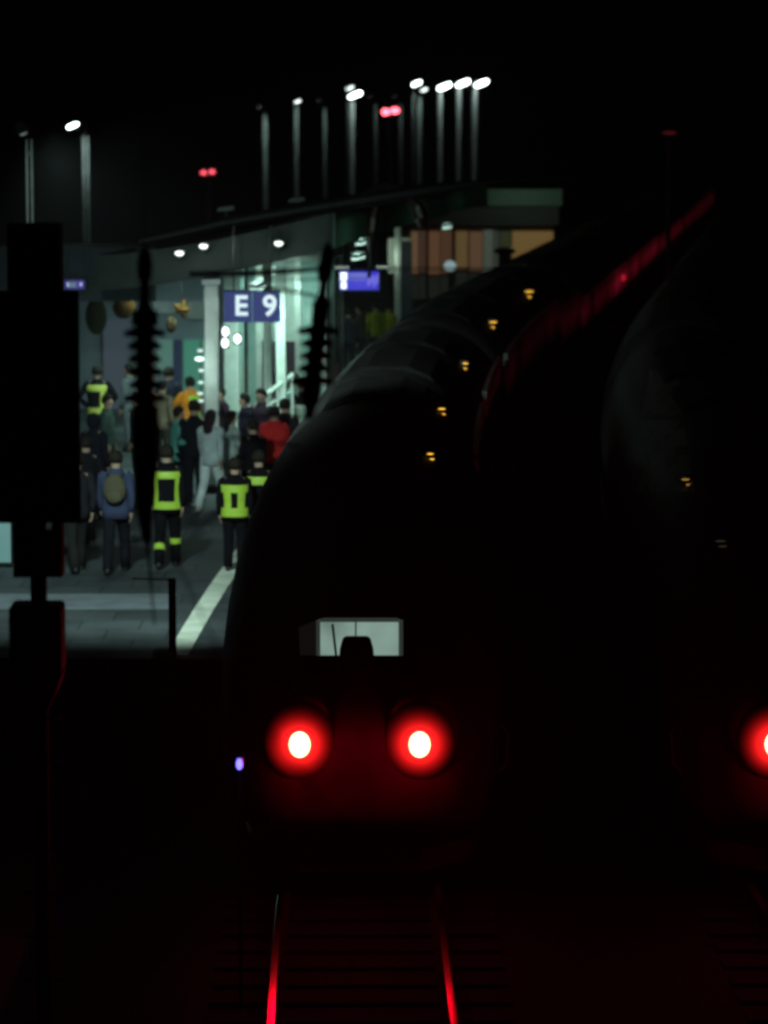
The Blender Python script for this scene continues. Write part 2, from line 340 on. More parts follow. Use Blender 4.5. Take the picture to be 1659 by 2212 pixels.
for y0_, y1_, xa, xb in ((800, 896, (1405, 1385), (1468, 1472)), (908, 1062, (1384, 1362), (1478, 1500))):  # pale reflection on the second train's shoulder, painted as lighter patches
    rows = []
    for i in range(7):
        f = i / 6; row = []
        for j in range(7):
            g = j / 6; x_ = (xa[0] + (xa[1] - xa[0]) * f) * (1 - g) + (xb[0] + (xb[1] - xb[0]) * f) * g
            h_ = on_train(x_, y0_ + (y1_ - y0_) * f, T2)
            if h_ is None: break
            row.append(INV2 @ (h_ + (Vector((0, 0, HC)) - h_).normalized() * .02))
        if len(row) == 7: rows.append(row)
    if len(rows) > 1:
        mb = MB(); mb.loft(rows, close=False); mb.build('pale_sheen', mat('pale_grey_sheen', (.42, .42, .37), .7, var=.35, vscale=1.5), T2, smooth=True)
P = on_train(1338, 600, T1) or on_train(1338, 600, T2) or at(1338, 600, 91)
mb = MB(); mb.ell((0, 0, 0), .2, .1, .12); o = mb.build('red_glint', lampmat('red_dim', (1, .02, .05), .5), T1); o.location = INV1 @ P  # brightest spot of the red reflection, painted as a glow
# ------------------------------------------------------------------ lamp poles
def lamp_pole(px, ytop, Y, label, head=None, hs=1., twin=False, w=14, power=60, base=None, bright=30, added_flood=0, group='lamp poles of the far platforms', col=(.68, 1., .9)):
    top = at(px, ytop, Y); bz = PZ if base is None else base
    o = thing('lamp_pole', label, 'lamp pole', (top.x, top.y, bz), 0, group)
    H = top.z - bz; r = w / 2 * Y / F
    if twin:
        for sx in (-.56, .56):
            mb = MB(); mb.tube([(sx * r, 0, 0), (sx * r, 0, H)], r * .42, 10); mb.build('mast_tube', M_galv, o, smooth=True)
        mb = MB()
        for z in frange(.5, H - .2, 1.6): mb.box(-r * .3, r * .3, -.015, .015, z, z + .06)
        mb.build('mast_bracket', M_dark, o)
    else:
        mb = MB(); mb.lathe([(r * 1.15, 0), (r * 1.15, .6), (r, .62), (r * .85, H)], n=12); mb.build('mast', M_galv, o, smooth=True)
    if head: hp = at(head[0], head[1], Y - .15)
    else: hp = at(px - 14, ytop - 16, Y - .1)
    d = hp - Vector(o.location)
    mb = MB(); mb.tube([(0, .02, H - .05), (0, .05, max(H, d.z) + .1), (d.x * .6, d.y + .1, d.z + .13), (d.x, d.y, d.z + .1)], .025, 8); mb.build('lamp_arm', mat('matt_black', (.006, .006, .006), .95, spec=.05), o)
    tilt = R(22); M = Matrix.Translation(d) @ Matrix.Rotation(-tilt, 4, 'Y') @ Matrix.Rotation(R(-62 if head else 12), 4, 'X')
    k = hs * 1.25 * Y / F
    mb = MB(); mb.loft([[M @ Vector((14 * k * a * f, 5 * k * b * f, z)) for a, b in ((-1, -.7), (-.7, -1), (.7, -1), (1, -.7), (1, .7), (.7, 1), (-.7, 1), (-1, .7))] for z, f in ((.0, 1.04), (.05, 1.04), (.1, .8), (.13, .3))])
    h = mb.build('lamp_head', mat('matt_black', (.006, .006, .006), .95, spec=.05), o, smooth=False)
    M2 = M @ Matrix.Translation((0, 0, -.012))
    mb = MB(); mb.loft([[M2 @ Vector((12.5 * k * a * f, 4.2 * k * b * f, z)) for a, b in ((-1, -.6), (-.6, -1), (.6, -1), (1, -.6), (1, .6), (.6, 1), (-.6, 1), (-1, .6))] for z, f in ((0, .95), (-.03, .8), (-.045, .2))])
    mb.build('lamp_glass', lampmat('lamp_white_%d' % (bright if head else 0), (.85, 1., .97), bright if head else .02), h)
    light('POINT', Vector((d.x * .4, -.55, min(H, d.z) - .25)), power * .06, col, o, .12)
    if added_flood: light('SPOT', d + Vector((.3, .5, -.15)), added_flood, col, o, .25, (R(58), 0, R(-4)), R(70), 'lamp_or_added_flood', .7)  # floodlight added to brighten the people on the platform
    if px == 185: light('SPOT', d + Vector((.4, -.2, -.2)), 330, col, o, .25, (R(62), 0, R(-100)), R(110), 'lamp_or_added_flood', .7)
    return o
lamp_pole(185, 293, 89, 'tall twin tube pole with one bright white lamp beside the signal', (157, 271), .85, True, 17, 200, bright=12, group='twin tube poles at left')
lamp_pole(63, 300, 37.5, 'leftmost twin tube pole above the black signal, its added lamp facing away', None, .7, True, 19, 60, base=-.62, bright=1, added_flood=3600, group='twin tube poles at left')
FP = [(573, 246, 118, None, 0, 15, 'lit pale pole first of the far row, no lamp showing', 120),
      (640, 230, 126, (643, 219), .45, 14, 'far pole with a faint small lamp, second in the row', 100),
      (702, 232, 134, None, 0, 12, 'far pole without visible lamp between two lamp poles', 70),
      (761, 222, 142, (767, 205), 1.0, 14, 'far pole carrying the bigger bright lamp left of the red signal', 120),
      (752, 215, 190, (756, 190), .55, 7, 'thin pole behind with a small tilted lamp left of the red signal', 60),
      (812, 224, 150, None, 0, 10, 'dim far pole just left of the red signal', 40),
      (866, 224, 156, None, 0, 11, 'dim far pole just right of the red signal', 40),
      (893, 202, 200, (900, 180), .7, 7, 'thin far pole with a small lamp right of the red signal', 60),
      (906, 208, 164, (916, 194), .5, 13, 'far pole with a faint lamp below a brighter one', 120),
      (951, 200, 172, (960, 187), 1.0, 13, 'first of the three bright tilted lamps right of the red signal', 130),
      (991, 192, 180, (1000, 180), 1.0, 13, 'middle of the three bright tilted lamps right of the red signal', 130),
      (1025, 190, 188, (1040, 180), 1.0, 14, 'rightmost bright tilted lamp of the far row', 130)]
for px, yt, Y, hd, hs, w, lab, pw in FP:
    lamp_pole(px, yt, Y, lab, hd, hs if hd else .4, False, w, pw, base=-.62, bright=12 if hs > .6 else 3)
# ------------------------------------------------------------------ red signals
def signal(px, py, Y, label, offs, r, es, base=-.62, plate=(.3, .4)):
    c = at(px, py, Y); o = thing('railway_signal', label, 'signal', (c.x, c.y, base), 0, 'red railway signals')
    H = c.z - base
    mb = MB(); mb.tube([(0, .12, 0), (0, .12, H + plate[1] * .4)], .07, 10); mb.build('mast', M_dark, o)
    mb = MB(); mb.box(-plate[0], plate[0], 0, .06, H - plate[1] * .5, H + plate[1] * .5); pl = mb.build('signal_plate', M_black, o, bevel=.02)
    for dx, dz in offs:
        x, z = dx * Y / F, -dz * Y / F + H
        mb = MB(); mb.ell((x, -.03, z), r[0] * Y / F, .05, r[1] * Y / F, 14, 8); ln = mb.build('red_lens', lampmat('signal_red_%d' % int(es * 10), (1., .09, .13), es), pl, smooth=True)
        mb = MB()
        rr = r[0] * Y / F * 1.25
        mb.loft([[(x + rr * math.cos(t), y, z + rr * math.sin(t)) for t in frange(0, math.pi, .35)] for y in (-.16, 0)], close=False); mb.build('lamp_hood', M_black, pl)
        light('SPOT', (x, -.25, z), 1.5 * es, (1, .0, .05), o, .05, (R(-90), 0, 0), R(160), 'signal_beam')
    return o
signal(449, 372, 100, 'small pair of red signal lights above the canopy at left', ((-9, 1), (9, -1)), (7, 5.5), 1.6)
signal(843, 241, 112, 'bright pair of red signal lights between the far lamp poles', ((-9.5, 1), (10, -2)), (9.5, 7), 7.)
sg = signal(1446, 287, 100, 'faint red signal light alone in the dark sky at right', ((0, 0),), (15, 3), .06)
light('SPOT', (0, -.3, at(1446, 287, 100).z + .5), 1.2, (1, .0, .05), sg, .3, (R(10), 0, R(0)), R(120), 'signal_beam', .6)
# ------------------------------------------------------------------ canopies
def canopy(name, label, l0, l1, Y0, Y1, z0, z1, th, group):
    o = thing(name, label, 'platform roof', pt((l0 + l1) / 2, Y0, z0), 0, group); iv = Matrix.Translation(-Vector(o.location))
    N = 8; ls = [l0 + (l1 - l0) * i / N for i in range(N + 1)]
    zc = lambda l: z0 + (z1 - z0) * ((l - l0) / (l1 - l0)) ** 1.4
    up = [(l, zc(l) + th - .05) for l in ls]; dn = [(l, zc(l) + th - .13) for l in ls[::-1]]
    mb = MB(); mb.loft([[iv @ pt(l, Y, z) for l, z in up + dn] for Y in frange(Y0, Y1, 2)])
    mb.build('roof_deck', mat('canopy_metal', (.09, .11, .105), .6, .1, var=.2, vscale=1.2), o)
    for Y in frange(Y0 + 1, Y1 - 1, 3):
        mb = MB(); mb.loft([[iv @ pt(l, Y + d, z + .03) for l, z in up] for d in (-.03, .03)], close=False); mb.build('roof_seam', M_galv, o)
    for l in (l0 - .03, l1 + .03):
        zl = zc(min(max(l, l0), l1))
        mb = MB(); mb.loft([[iv @ pt(l + a, Y, z) for a, z in ((-.03, zl - .04), (.03, zl - .04), (.03, zl + th + .02), (-.03, zl + th + .02))] for Y in frange(Y0 - .02, Y1, 2)])
        mb.build('fascia', trans_mat() if l > -3 else mat('fascia_grey', (.032, .044, .04), .6, spec=.2), o)
    mb = MB(); mb.loft([[iv @ (pt(l, Y0, z) + Vector((0, y, 0))) for z, y in ((zc(l) - .04, -.09), (zc(l) - .04, -.05), (zc(l) + th + .02, -.05), (zc(l) + th + .02, -.09))] for l in ls])
    mb.build('end_fascia', MATS['fascia_grey'], o)
    return o
CAN = canopy('platform_canopy', 'long grey platform canopy curving beside the train behind the E 9 sign', -5.75, -1.65, 57.5, 90, 4.45, 5.2, .55, 'platform canopies')
o = thing('platform_canopy', 'grey canopy at far left behind the black signal', 'platform roof', (-6.4, 62, 4.3), 0, 'platform canopies')
mb = MB(); mb.loft([[(x, y, z) for y, z in ((0, 0), (5, -.02), (5, .62), (0, .74 - .02 * abs(x)))] for x in (-3.2, -1.5, 0, 1.4, 2.1)]); mb.build('roof_deck', MATS['canopy_metal'], o)
mb = MB(); mb.loft([[(x, y, z) for y, z in ((-.05, -.3), (-.004, -.3), (-.004, .72), (-.05, .72))] for x in (-3.2, 2.1)]); mb.build('end_fascia', MATS['fascia_grey'], o)
mb = MB(); mb.box(-.06, .06, 2, 2.12, -3.54, 0); mb.build('post', M_galv, o)
# lit roof lamps
for i, (px, py, lab) in enumerate(((388, 545, 'leftmost of three small white lamps on the canopy'), (440, 530, 'middle one of three small white lamps on the canopy'), (602, 524, 'rightmost small white lamp on the canopy above the E 9 sign'))):
    Y = 57.1 + (0 if i < 2 else 0); P = at(px, py, Y)
    o = thing('canopy_lamp', lab, 'lamp', P, 0, 'small lamps on the canopy')
    mb = MB(); mb.lathe([(.03, -.1), (.09, -.04), (.1, .03), (.03, .05)], n=14); mb.build('lamp_body', M_dark, o)
    mb = MB(); mb.ell((0, -.06, -.01), .075, .05, .05, 12, 8); mb.build('lamp_glass', lampmat('downlight_white', (.9, 1., .92), 2.2), o)
    mb = MB(); mb.box(-.02, .02, 0, .4, -.01, .02); mb.build('bracket', M_dark, o)
    light('POINT', (0, -.25, -.05), 6, (.85, 1, .92), o, .06)
# canopy columns
for px, w, Y, lab in ((456, 30, 58.5, 'broad pale column left of the E 9 sign'), (500, 34, 62, 'grey column directly behind the letter E'), (578, 18, 64, 'slim white column below the gap of the E 9 sign'),
                 (607, 22, 61, 'bright white column right under the figure 9'), (665, 16, 70, 'dim grey column beside the right insulator'), (860, 14, 92, 'teal grey column right of the blue display')):
    x = (px - CX) * Y / F; r = w / 2 * Y / F; CH = 3.72 if px < 520 else 4.0
    o = thing('column', lab, 'column', (x, Y, PZ), 0, 'canopy columns')
    mb = MB(); mb.box(-r, r, -r * .7, r * .7, .12, CH); mb.build('shaft', M_pale, o, bevel=.03)
    mb = MB(); mb.box(-r * 1.25, r * 1.25, -r, r, 0, .12); mb.build('base', M_dark, o, bevel=.01)
    mb = MB(); mb.box(-r * 1.3, r * 1.3, -r * .9, r * .9, CH, CH + .1); mb.build('capital', M_galv, o)
# ceiling lamps under the canopy (strip fittings)
cl = None
def strip_lamp(lat, Y, label, pw, z=4.38):
    o = thing('ceiling_lamp', label, 'lamp', pt(lat, Y, z), -math.atan(tm(Y)), 'strip lamps under the canopies')
    mb = MB(); mb.box(-.09, .09, -.75, .75, .0, .09); mb.build('housing', M_galv, o)
    mb = MB(); mb.box(-.06, .06, -.7, .7, -.035, -.002); mb.build('tube_light', lampmat('strip_white', (.62, 1., .86), 2.), o)
    pw *= .52
    l = light('AREA', (0, 0, -.06), pw, (.58, 1., .84), o, .5); l.data.shape = 'RECTANGLE'; l.data.size = .2; l.data.size_y = 1.4
    light('POINT', (0, 0, .35), pw * .16, (.58, 1., .84), o, .1)
    return o
for lat, Y, lab, pw in ((-3.2, 59.5, 'strip lamp under the near end of the canopy', 210), (-3.7, 66, 'strip lamp under the canopy over the pavilion', 150), (-2.9, 73, 'strip lamp under the canopy behind the pavilion', 130),
                   (-4.0, 82, 'strip lamp under the middle of the canopy', 100), (-3.2, 95, 'strip lamp under the far part of the canopy', 60)):
    strip_lamp(lat, Y, lab, pw)
strip_lamp(-6.2, 63.5, 'strip lamp under the left canopy', 130, 4.2)
strip_lamp(-6.6, 72, 'strip lamp hung before the kiosk front', 110, 4.2)
# ------------------------------------------------------------------ glass pavilion (lift and stair hall)
PV = thing('glass_pavilion', 'brightly lit white framed glass stair hall behind the E 9 sign', 'pavilion', pt(-3.7, 66, PZ), -math.atan(tm(66)))
w, dp, h = .95, 3.0, 3.85
for x, y in [(x, 0) for x in (-w, -.35, .45, w)] + [(x, y) for y in (dp / 2, dp) for x in (-w, w)]:
    mb = MB(); mb.box(x - .06, x + .06, y - .06, y + .06, 0, h); mb.build('post', M_pale, PV)
mb = MB(); mb.box(-w - .1, w + .1, -.12, .12, h, h + .2); mb.box(-w - .1, w + .1, dp - .1, dp + .1, h, h + .2); mb.box(-w - .1, -w + .1, .12, dp - .1, h, h + .2); mb.box(w - .1, w + .1, .12, dp - .1, h, h + .2); mb.build('roof_frame', M_pale, PV)
mb = MB(); mb.box(-w, w, .12, dp - .12, h + .02, h + .1); mb.build('ceiling', M_pale, PV)
mb = MB(); mb.box(-w, w, dp - .1, dp - .07, 0, h); mb.build('back_wall', mat('tiled_wall', (.5, .56, .52), .5), PV)
for x0, x1 in ((-w, -.35), (.45, w)):
    mb = MB(); mb.box(x0 + .07, x1 - .07, -.012, .012, .2, h - .05); mb.build('pane', glass('pane_glass'), PV)
mb = MB(); mb.box(-.29, .39, -.03, .03, .05, 2.2); mb.build('door', mat('purple_door', (.05, .025, .04), .5), PV)
mb = MB(); mb.box(w - .012, w + .012, .1, dp - .1, .2, h - .05); mb.build('side_pane', glass('pane_glass'), PV)
l = light('AREA', (0, dp * .55, h - .1), 34, (.6, 1., .86), PV, 1.2, name='hall_light')
l = light('AREA', (0, -.8, h + .1), 16, (.62, 1., .86), PV, .8, name='hall_light')
# small bright lamps beside it
for px, py, Y, lab in ((487, 716, 57.8, 'upper of two stacked bright white lamps below the letter E'), (486, 741, 57.8, 'lower of two stacked bright white lamps below the letter E'), (513, 732, 57.8, 'single bright white lamp right below the letter E')):
    P = at(px, py, Y); o = thing('wall_lamp', lab, 'lamp', P, 0, 'bright lamps below the E 9 sign')
    mb = MB(); mb.box(-.07, .07, .03, .08, -.1, .1); mb.build('housing', M_dark, o)
    mb = MB(); mb.ell((0, 0, 0), .062, .05, .085, 12, 8); mb.build('lamp_glass', lampmat('wall_lamp_white', (.85, 1., 1.), 2.4), o)
    light('POINT', (0, -.15, 0), 5, (.8, 1, 1), o, .05)
lp = thing('lamp_string', 'vertical string of small white lamps on the column left of the E 9 sign', 'lamp', at(434, 870, 58.2))
mb = MB(); mb.tube([(0, 0.04, -.05), (0, .04, 1.1)], .012, 6); mb.build('cable', M_dark, lp)
for i, (dy, b) in enumerate(((757, 0), (775, 1), (800, 0), (826, 0), (850, 0), (866, 0))):
    z = (870 - dy) * 58.2 / F
    mb = MB(); mb.ell((random.uniform(-.02, .02), 0, z), .055 + .03 * b, .03, .03 + .01 * b, 10, 6); mb.build('bulb', lampmat('string_lamp_white' + str(b), (.75, 1., .95), .9 + 1.3 * b), lp)
light('POINT', (-.1, -.2, .6), 10, (.7, 1, .9), lp, .2)
# low wall and sloped stair railing
o = thing('low_wall', 'low pale green wall in front of the glass stair hall', 'wall', (gnd(585, 1030, PZ).x, 61.5, PZ))
mb = MB(); mb.box(-.55, .75, -.08, .08, 0, 1.25); mb.build('panel', mat('pale_green_panel', (.4, .5, .42), .6), o, bevel=.01)
mb = MB(); mb.box(-.58, .78, -.11, .11, 1.25, 1.31); mb.build('coping', M_pale, o)
o = thing('stair_railing', 'sloping white stair railing under the white columns', 'railing', at(600, 860, 60.8))
mb = MB(); mb.tube([(-.32, 0, .0), (-.02, .1, .2), (.28, .3, .42)], .045, 8); mb.build('handrail', M_pale, o)
mb = MB(); mb.tube([(-.32, 0, -.22), (-.02, .1, -.05), (.28, .3, .12)], .025, 8); mb.build('lower_rail', M_pale, o)
for t in (-.3, 0, .27):
    mb = MB(); mb.tube([(t, .1, -1.45), (t, .1, .22 + t * .6)], .025, 6); mb.build('baluster', M_pale, o)
# ------------------------------------------------------------------ E 9 sign
Ysg = 56.4
P = at(545, 663, Ysg); k = Ysg / F
SG = thing('platform_sign', 'blue sign with white letter E and figure 9', 'sign', P)
M_blue = mat('sign_blue', (.015, .02, .16), .45, emit=(.05, .06, .35), es=.32, var=.05)
mb = MB(); mb.box(-61 * k, -1.2 * k, -.05, .05, -33 * k, 33 * k); mb.build('letter_panel', M_blue, SG, bevel=.008)
mb = MB(); mb.box(1.2 * k, 60 * k, -.05, .05, -33 * k, 33 * k); mb.build('number_panel', M_blue, SG, bevel=.008)
mb = MB(); mb.box(-62 * k, 61 * k, -.03, .03, 33.5 * k, 37 * k); mb.build('hanger_bar', M_dark, SG)
for x in (-40, 40):
    mb = MB(); mb.tube([(x * k, 0, 36 * k), (x * k, 0, 36 * k + 1.1)], .014, 6); mb.build('hanger_rod', M_dark, SG)
def text(s_, x, z, size, m, parent, name, y=-.06, bold=0.0):
    cu = bpy.data.curves.new(name, 'FONT'); cu.body = s_; cu.size = size; cu.align_x = 'CENTER'; cu.align_y = 'CENTER'; cu.extrude = .004; cu.offset = bold
    t = bpy.data.objects.new('tmp', cu); COL.objects.link(t)
    dg = bpy.context.evaluated_depsgraph_get(); me = bpy.data.meshes.new_from_object(t.evaluated_get(dg)); bpy.data.objects.remove(t)
    me.materials.clear(); me.materials.append(m)
    o = bpy.data.objects.new(name, me); COL.objects.link(o); o.parent = parent; o.location = (x, y, z); o.rotation_euler = (R(90), 0, 0); return o
M_let = lampmat('letter_white', (.75, .95, 1.), .95)
text('E', -24 * k, 1 * k, 60 * k, M_let, SG, 'letter', bold=.012)
text('9', 38 * k, 1 * k, 62 * k, M_let, SG, 'figure', bold=.012)
# ------------------------------------------------------------------ displays
def display(px0, px1, py0, py1, Y, label, blobs, es):
    c = at((px0 + px1) / 2, (py0 + py1) / 2, Y); k = Y / F
    w, h = (px1 - px0) / 2 * k, (py1 - py0) / 2 * k
    o = thing('train_display', label, 'display', c, 0, 'blue train displays')
    mb = MB(); mb.box(-w - .04, w + .04, .0, .25, -h - .04, h + .04); mb.build('housing', M_dark, o, bevel=.01)
    mb = MB(); mb.box(-w, w, -.006, -.002, -h, h); mb.build('screen', lampmat('screen_blue%d' % px0, (.05, .04, .9), es), o)
    for i, (bx, bz, bw, bh, c3, e) in enumerate(blobs):
        mb = MB(); mb.box((bx - bw) * w, (bx + bw) * w, -.012, -.008, (bz - bh) * h, (bz + bh) * h); mb.build('screen_field', lampmat('field_%d_%d' % (px0, i), c3, e), o, bevel=.0)
    for x in (-.7, .7):
        mb = MB(); mb.tube([(x * w, .12, h), (x * w, .12, h + .55)], .02, 6); mb.build('hanger_rod', M_dark, o)
    light('POINT', (0, -.4, 0), 3, (.3, .3, 1), o, .2)
    return o
random.seed(3)
bl = [(-.8, .42, .17, .44, (.85, .95, 1.), 1.6), (-.8, -.52, .15, .38, (.85, .95, 1.), 1.5), (-.1, .55, .5, .25, (.25, .3, .95), .5), (-.1, .05, .42, .08, (.3, .33, .9), .4)]
for i in range(6): bl.append((.45 + .1 * i, random.uniform(-.1, .2), .035, random.uniform(.35, .7), (.25, .22, 1.), .7))
display(734, 818, 585, 626, 64.5, 'blue lit train display with two white fields right of the insulator', bl, .62)
display(138, 182, 606, 624, 61.6, 'small blue and white display at the edge of the black signal', [(-.6, 0, .06, .5, (.8, 1, .95), .7), (-.15, .0, .36, .6, (.4, .6, .65), .22), (.68, .1, .12, .4, (.6, .5, 1.), .9)], .16)
for px, py, ww, lab in ((738, 578, 16, 'small strip light above the white fields of the blue display'), (826, 577, 13, 'small bright strip light at the right end of the blue display')):
    o = thing('strip_light', lab, 'lamp', at(px, py, 64.3), 0, 'strip lights above the blue display'); k = 64.3 / F
    mb = MB(); mb.box(-ww * k, ww * k, -.04, .04, .02, .06); mb.build('housing', M_dark, o)
    mb = MB(); mb.box(-ww * k, ww * k, -.03, .03, -.02, .016); mb.build('tube_light', lampmat('small_strip', (.8, 1, .85), .5), o)
# white gate frame between display and facade
o = thing('door_frame', 'pale white door frame right of the blue display', 'frame', at(845, 590, 93)); k = 93 / F
mb = MB(); mb.box(-7 * k, 6 * k, -.06, .06, 0, 70 * k); mb.box(-7 * k, 42 * k, -.05, .05, 70 * k, 75 * k); mb.build('jamb', mat('lit_frame_white', (.75, .8, .7), .5), o)
mb = MB(); mb.box(7 * k, 45 * k, .1, .14, -180 * k, 69 * k); mb.build('door_leaf', mat('dim_door', (.03, .035, .05), .5), o)
light('POINT', (-.2, -1.2, .5), 12, (.75, 1, .8), o, .1)
# ------------------------------------------------------------------ kiosk at left
KY = 76.; k = KY / F
def kx(px): return (px - CX) * KY / F
KI = thing('kiosk', 'blue grey kiosk with teal lit panels behind the left insulator', 'kiosk', (kx(300), KY, PZ))
ox = kx(300)
def kz(py): return at(300, py, KY).z - PZ
mb = MB(); mb.box(kx(60) - ox, kx(470) - ox, .1, 3, 0, kz(600)); mb.build('wall', mat('kiosk_wall', (.20, .22, .27), .7, var=.2, vscale=1.5), KI)
for x0, x1, y0, y1, c, e in ((205, 218, 648, 672, (.4, .62, .5), .34), (222, 282, 690, 905, (.2, .27, .38), .13), (300, 332, 740, 905, (.3, .42, .38), .10), (330, 377, 652, 678, (.26, .45, .42), .2), (338, 372, 735, 800, (.22, .55, .45), .24), (405, 440, 652, 690, (.25, .42, .36), .16), (396, 440, 735, 860, (.10, .55, .36), .3)):
    mb = MB(); mb.box(kx(x0) - ox, kx(x1) - ox, -.01, .07, kz(y1), kz(y0)); mb.build('lit_panel', lampmat('kiosk_panel_%d' % x0, c, e), KI)
mb = MB(); mb.box(kx(375) - ox, kx(392) - ox, -.03, .06, 0, kz(735)); mb.build('pillar', mat('violet_pillar', (.05, .05, .14), .6), KI)
mb = MB(); mb.box(kx(283) - ox, kx(298) - ox, -.03, .06, 0, kz(690)); mb.build('pillar', mat('grey_pillar', (.14, .16, .18), .6), KI)
# orange decorations
M_or = mat('orange_paper', (.15, .06, .006), .9, var=.5, vscale=9)
o = thing('hanging_lantern', 'round orange lantern hanging before the kiosk left of the insulator', 'lantern', at(268, 664, 73)); k = 73 / F
mb = MB(); mb.ell((0, 0, 0), 25 * k, 20 * k, 25 * k, 18, 12); mb.build('shade', M_or, o, smooth=True)
mb = MB(); mb.tube([(0, 0, 24 * k), (0, 0, 60 * k)], .01, 6); mb.build('cord', M_dark, o)
o = thing('hanging_star', 'orange uneven star shaped decoration hanging right of the left insulator', 'decoration', at(392, 668, 73))
mb = MB(); rs = (25, 13, 20, 14, 24, 11, 17, 15, 22, 12); ring = [(rs[i] * k * math.sin(i * math.pi / 5 + .3), 0, rs[i] * k * math.cos(i * math.pi / 5 + .3)) for i in range(10)]
vs = [mb.bm.verts.new(p) for p in ring]; a = mb.bm.verts.new((0, -.08, 0)); b = mb.bm.verts.new((0, .08, 0))
for i in range(10):
    mb.bm.faces.new((vs[i], vs[(i + 1) % 10], a)); mb.bm.faces.new((vs[(i + 1) % 10], vs[i], b))
mb.build('star_body', M_or, o)
mb = MB(); mb.tube([(0, 0, 22 * k), (0, 0, 62 * k)], .01, 6); mb.build('cord', M_dark, o)
o = thing('hanging_lantern', 'small dull orange lantern hanging below the orange star', 'lantern', at(370, 702, 73.3))
mb = MB(); mb.ell((0, 0, 0), 12 * k, 10 * k, 18 * k, 14, 10); mb.build('shade', mat('dull_orange_paper', (.13, .075, .03), .9), o, smooth=True)
mb = MB(); mb.tube([(0, 0, 17 * k), (0, 0, 95 * k)], .01, 6); mb.build('cord', M_dark, o)
o = thing('hanging_lantern', 'dark olive lantern beside the black signal box', 'lantern', at(208, 683, 70)); k = 70 / F
mb = MB(); mb.ell((0, 0, 0), 24 * k, 18 * k, 40 * k, 16, 10); mb.build('shade', mat('olive_paper', (.03, .028, .006), .9), o, smooth=True)
mb = MB(); mb.tube([(0, 0, 39 * k), (0, 0, 75 * k)], .01, 6); mb.build('cord', M_dark, o)
# lit display case at the far left
c = gnd(8, 1226, PZ); k = c.y / F
o = thing('display_case', 'teal lit display case at the left edge below the signal', 'display case', c)
mb = MB(); mb.box(-40 * k, 20 * k, .0, .2, .02, 2.1); mb.build('cabinet', M_dark, o, bevel=.02)
mb = MB(); mb.box(-36 * k, 16 * k, -.02, -.004, .08, 1.95); mb.build('lit_pane', lampmat('case_teal', (.25, .62, .6), .34), o)
light('POINT', (0, -.5, 1.), 8, (.5, 1, .95), o, .3)
# ------------------------------------------------------------------ far facade with orange windows
FY = 117.; k = FY / F
P = at(1040, 640, FY); FB = thing('station_building', 'station building with orange lit windows beyond the train roof', 'building', (P.x, FY, -.62))
def fz(py): return at(1040, py, FY).z + .62
def fx(px): return (px - 1040) * k
mb = MB(); mb.box(fx(862), fx(1196), .12, 5, 0, fz(470)); mb.build('wall', mat('facade_wall', (.16, .12, .09), .7), FB)
for x0, x1, c, e, bot in ((888, 903, (.55, .34, .18), .17, 590), (905, 920, (.35, .19, .12), .12, 588), (926, 950, (.5, .25, .13), .16, 592), (952, 976, (.42, .22, .12), .13, 590), (984, 1010, (.5, .33, .13), .17, 580), (1014, 1042, (.46, .26, .14), .17, 584), (1066, 1076, (.2, .24, .2), .13, 590), (1079, 1102, (.14, .18, .08), .13, 590), (1106, 1194, (.58, .36, .12), .2, 590)):
    mb = MB(); mb.box(fx(x0), fx(x1), .0, .08, fz(bot), fz(497 + random.uniform(0, 4))); f = mb.build('window', mat('orange_pane_%d' % x0, (.05, .04, .03), .4, emit=c, es=e, var=.3), FB)
    mb = MB(); mb.box(fx(x0), fx(x1), .0, .1, fz(645), fz(bot + 6)); mb.build('lower_pane', lampmat('lower_pane', (.12, .14, .11), .06), f)
for x0, x1 in ((1044, 1064), (922, 926), (978, 982)):
    mb = MB(); mb.box(fx(x0), fx(x1), -.1, .06, fz(645), fz(497)); mb.build('pilaster', mat('pilaster_green', (.45, .5, .42), .6, emit=(.3, .36, .28), es=.12 if x1 - x0 > 10 else .02) if x1 - x0 > 10 else M_black, FB)
mb = MB(); mb.box(fx(850), fx(1204), -.5, 5.3, fz(486), fz(447)); mb.build('roof_edge', mat('roof_edge_dark', (.10, .10, .095), .7), FB)
mb = MB(); mb.box(fx(1052), fx(1211), -.6, -.4, fz(444), fz(408)); mb.build('fascia_board', mat('fascia_green', (.18, .28, .22), .6), FB)
light('POINT', (fx(1130), -3.2, fz(425)), 22, (.7, 1., .8), FB, .3)
o = thing('globe_lamp', 'white glowing globe lamp before the orange windows', 'lamp', at(972, 574, 112)); k2 = 112 / F
mb = MB(); mb.ell((0, 0, 0), 13 * k2, 10 * k2, 11 * k2, 14, 10); mb.build('globe', lampmat('globe_white', (.55, .8, .8), .42), o, smooth=True)
mb = MB(); mb.tube([(0, 0, -11 * k2), (0, 0, -3.2)], .05, 8); mb.build('post', M_dark, o)
o = thing('mushroom_vent', 'dark mushroom shaped post before the orange window at right', 'vent', at(1090, 600, 108)); k2 = 108 / F
mb = MB(); mb.lathe([(13 * k2, -2.2), (13 * k2, 50 * k2)], n=12); mb.build('stem', M_black, o)
mb = MB(); mb.lathe([(10 * k2, 50 * k2), (24 * k2, 54 * k2), (22 * k2, 62 * k2), (5 * k2, 66 * k2)], n=16); mb.build('cap', M_black, o)
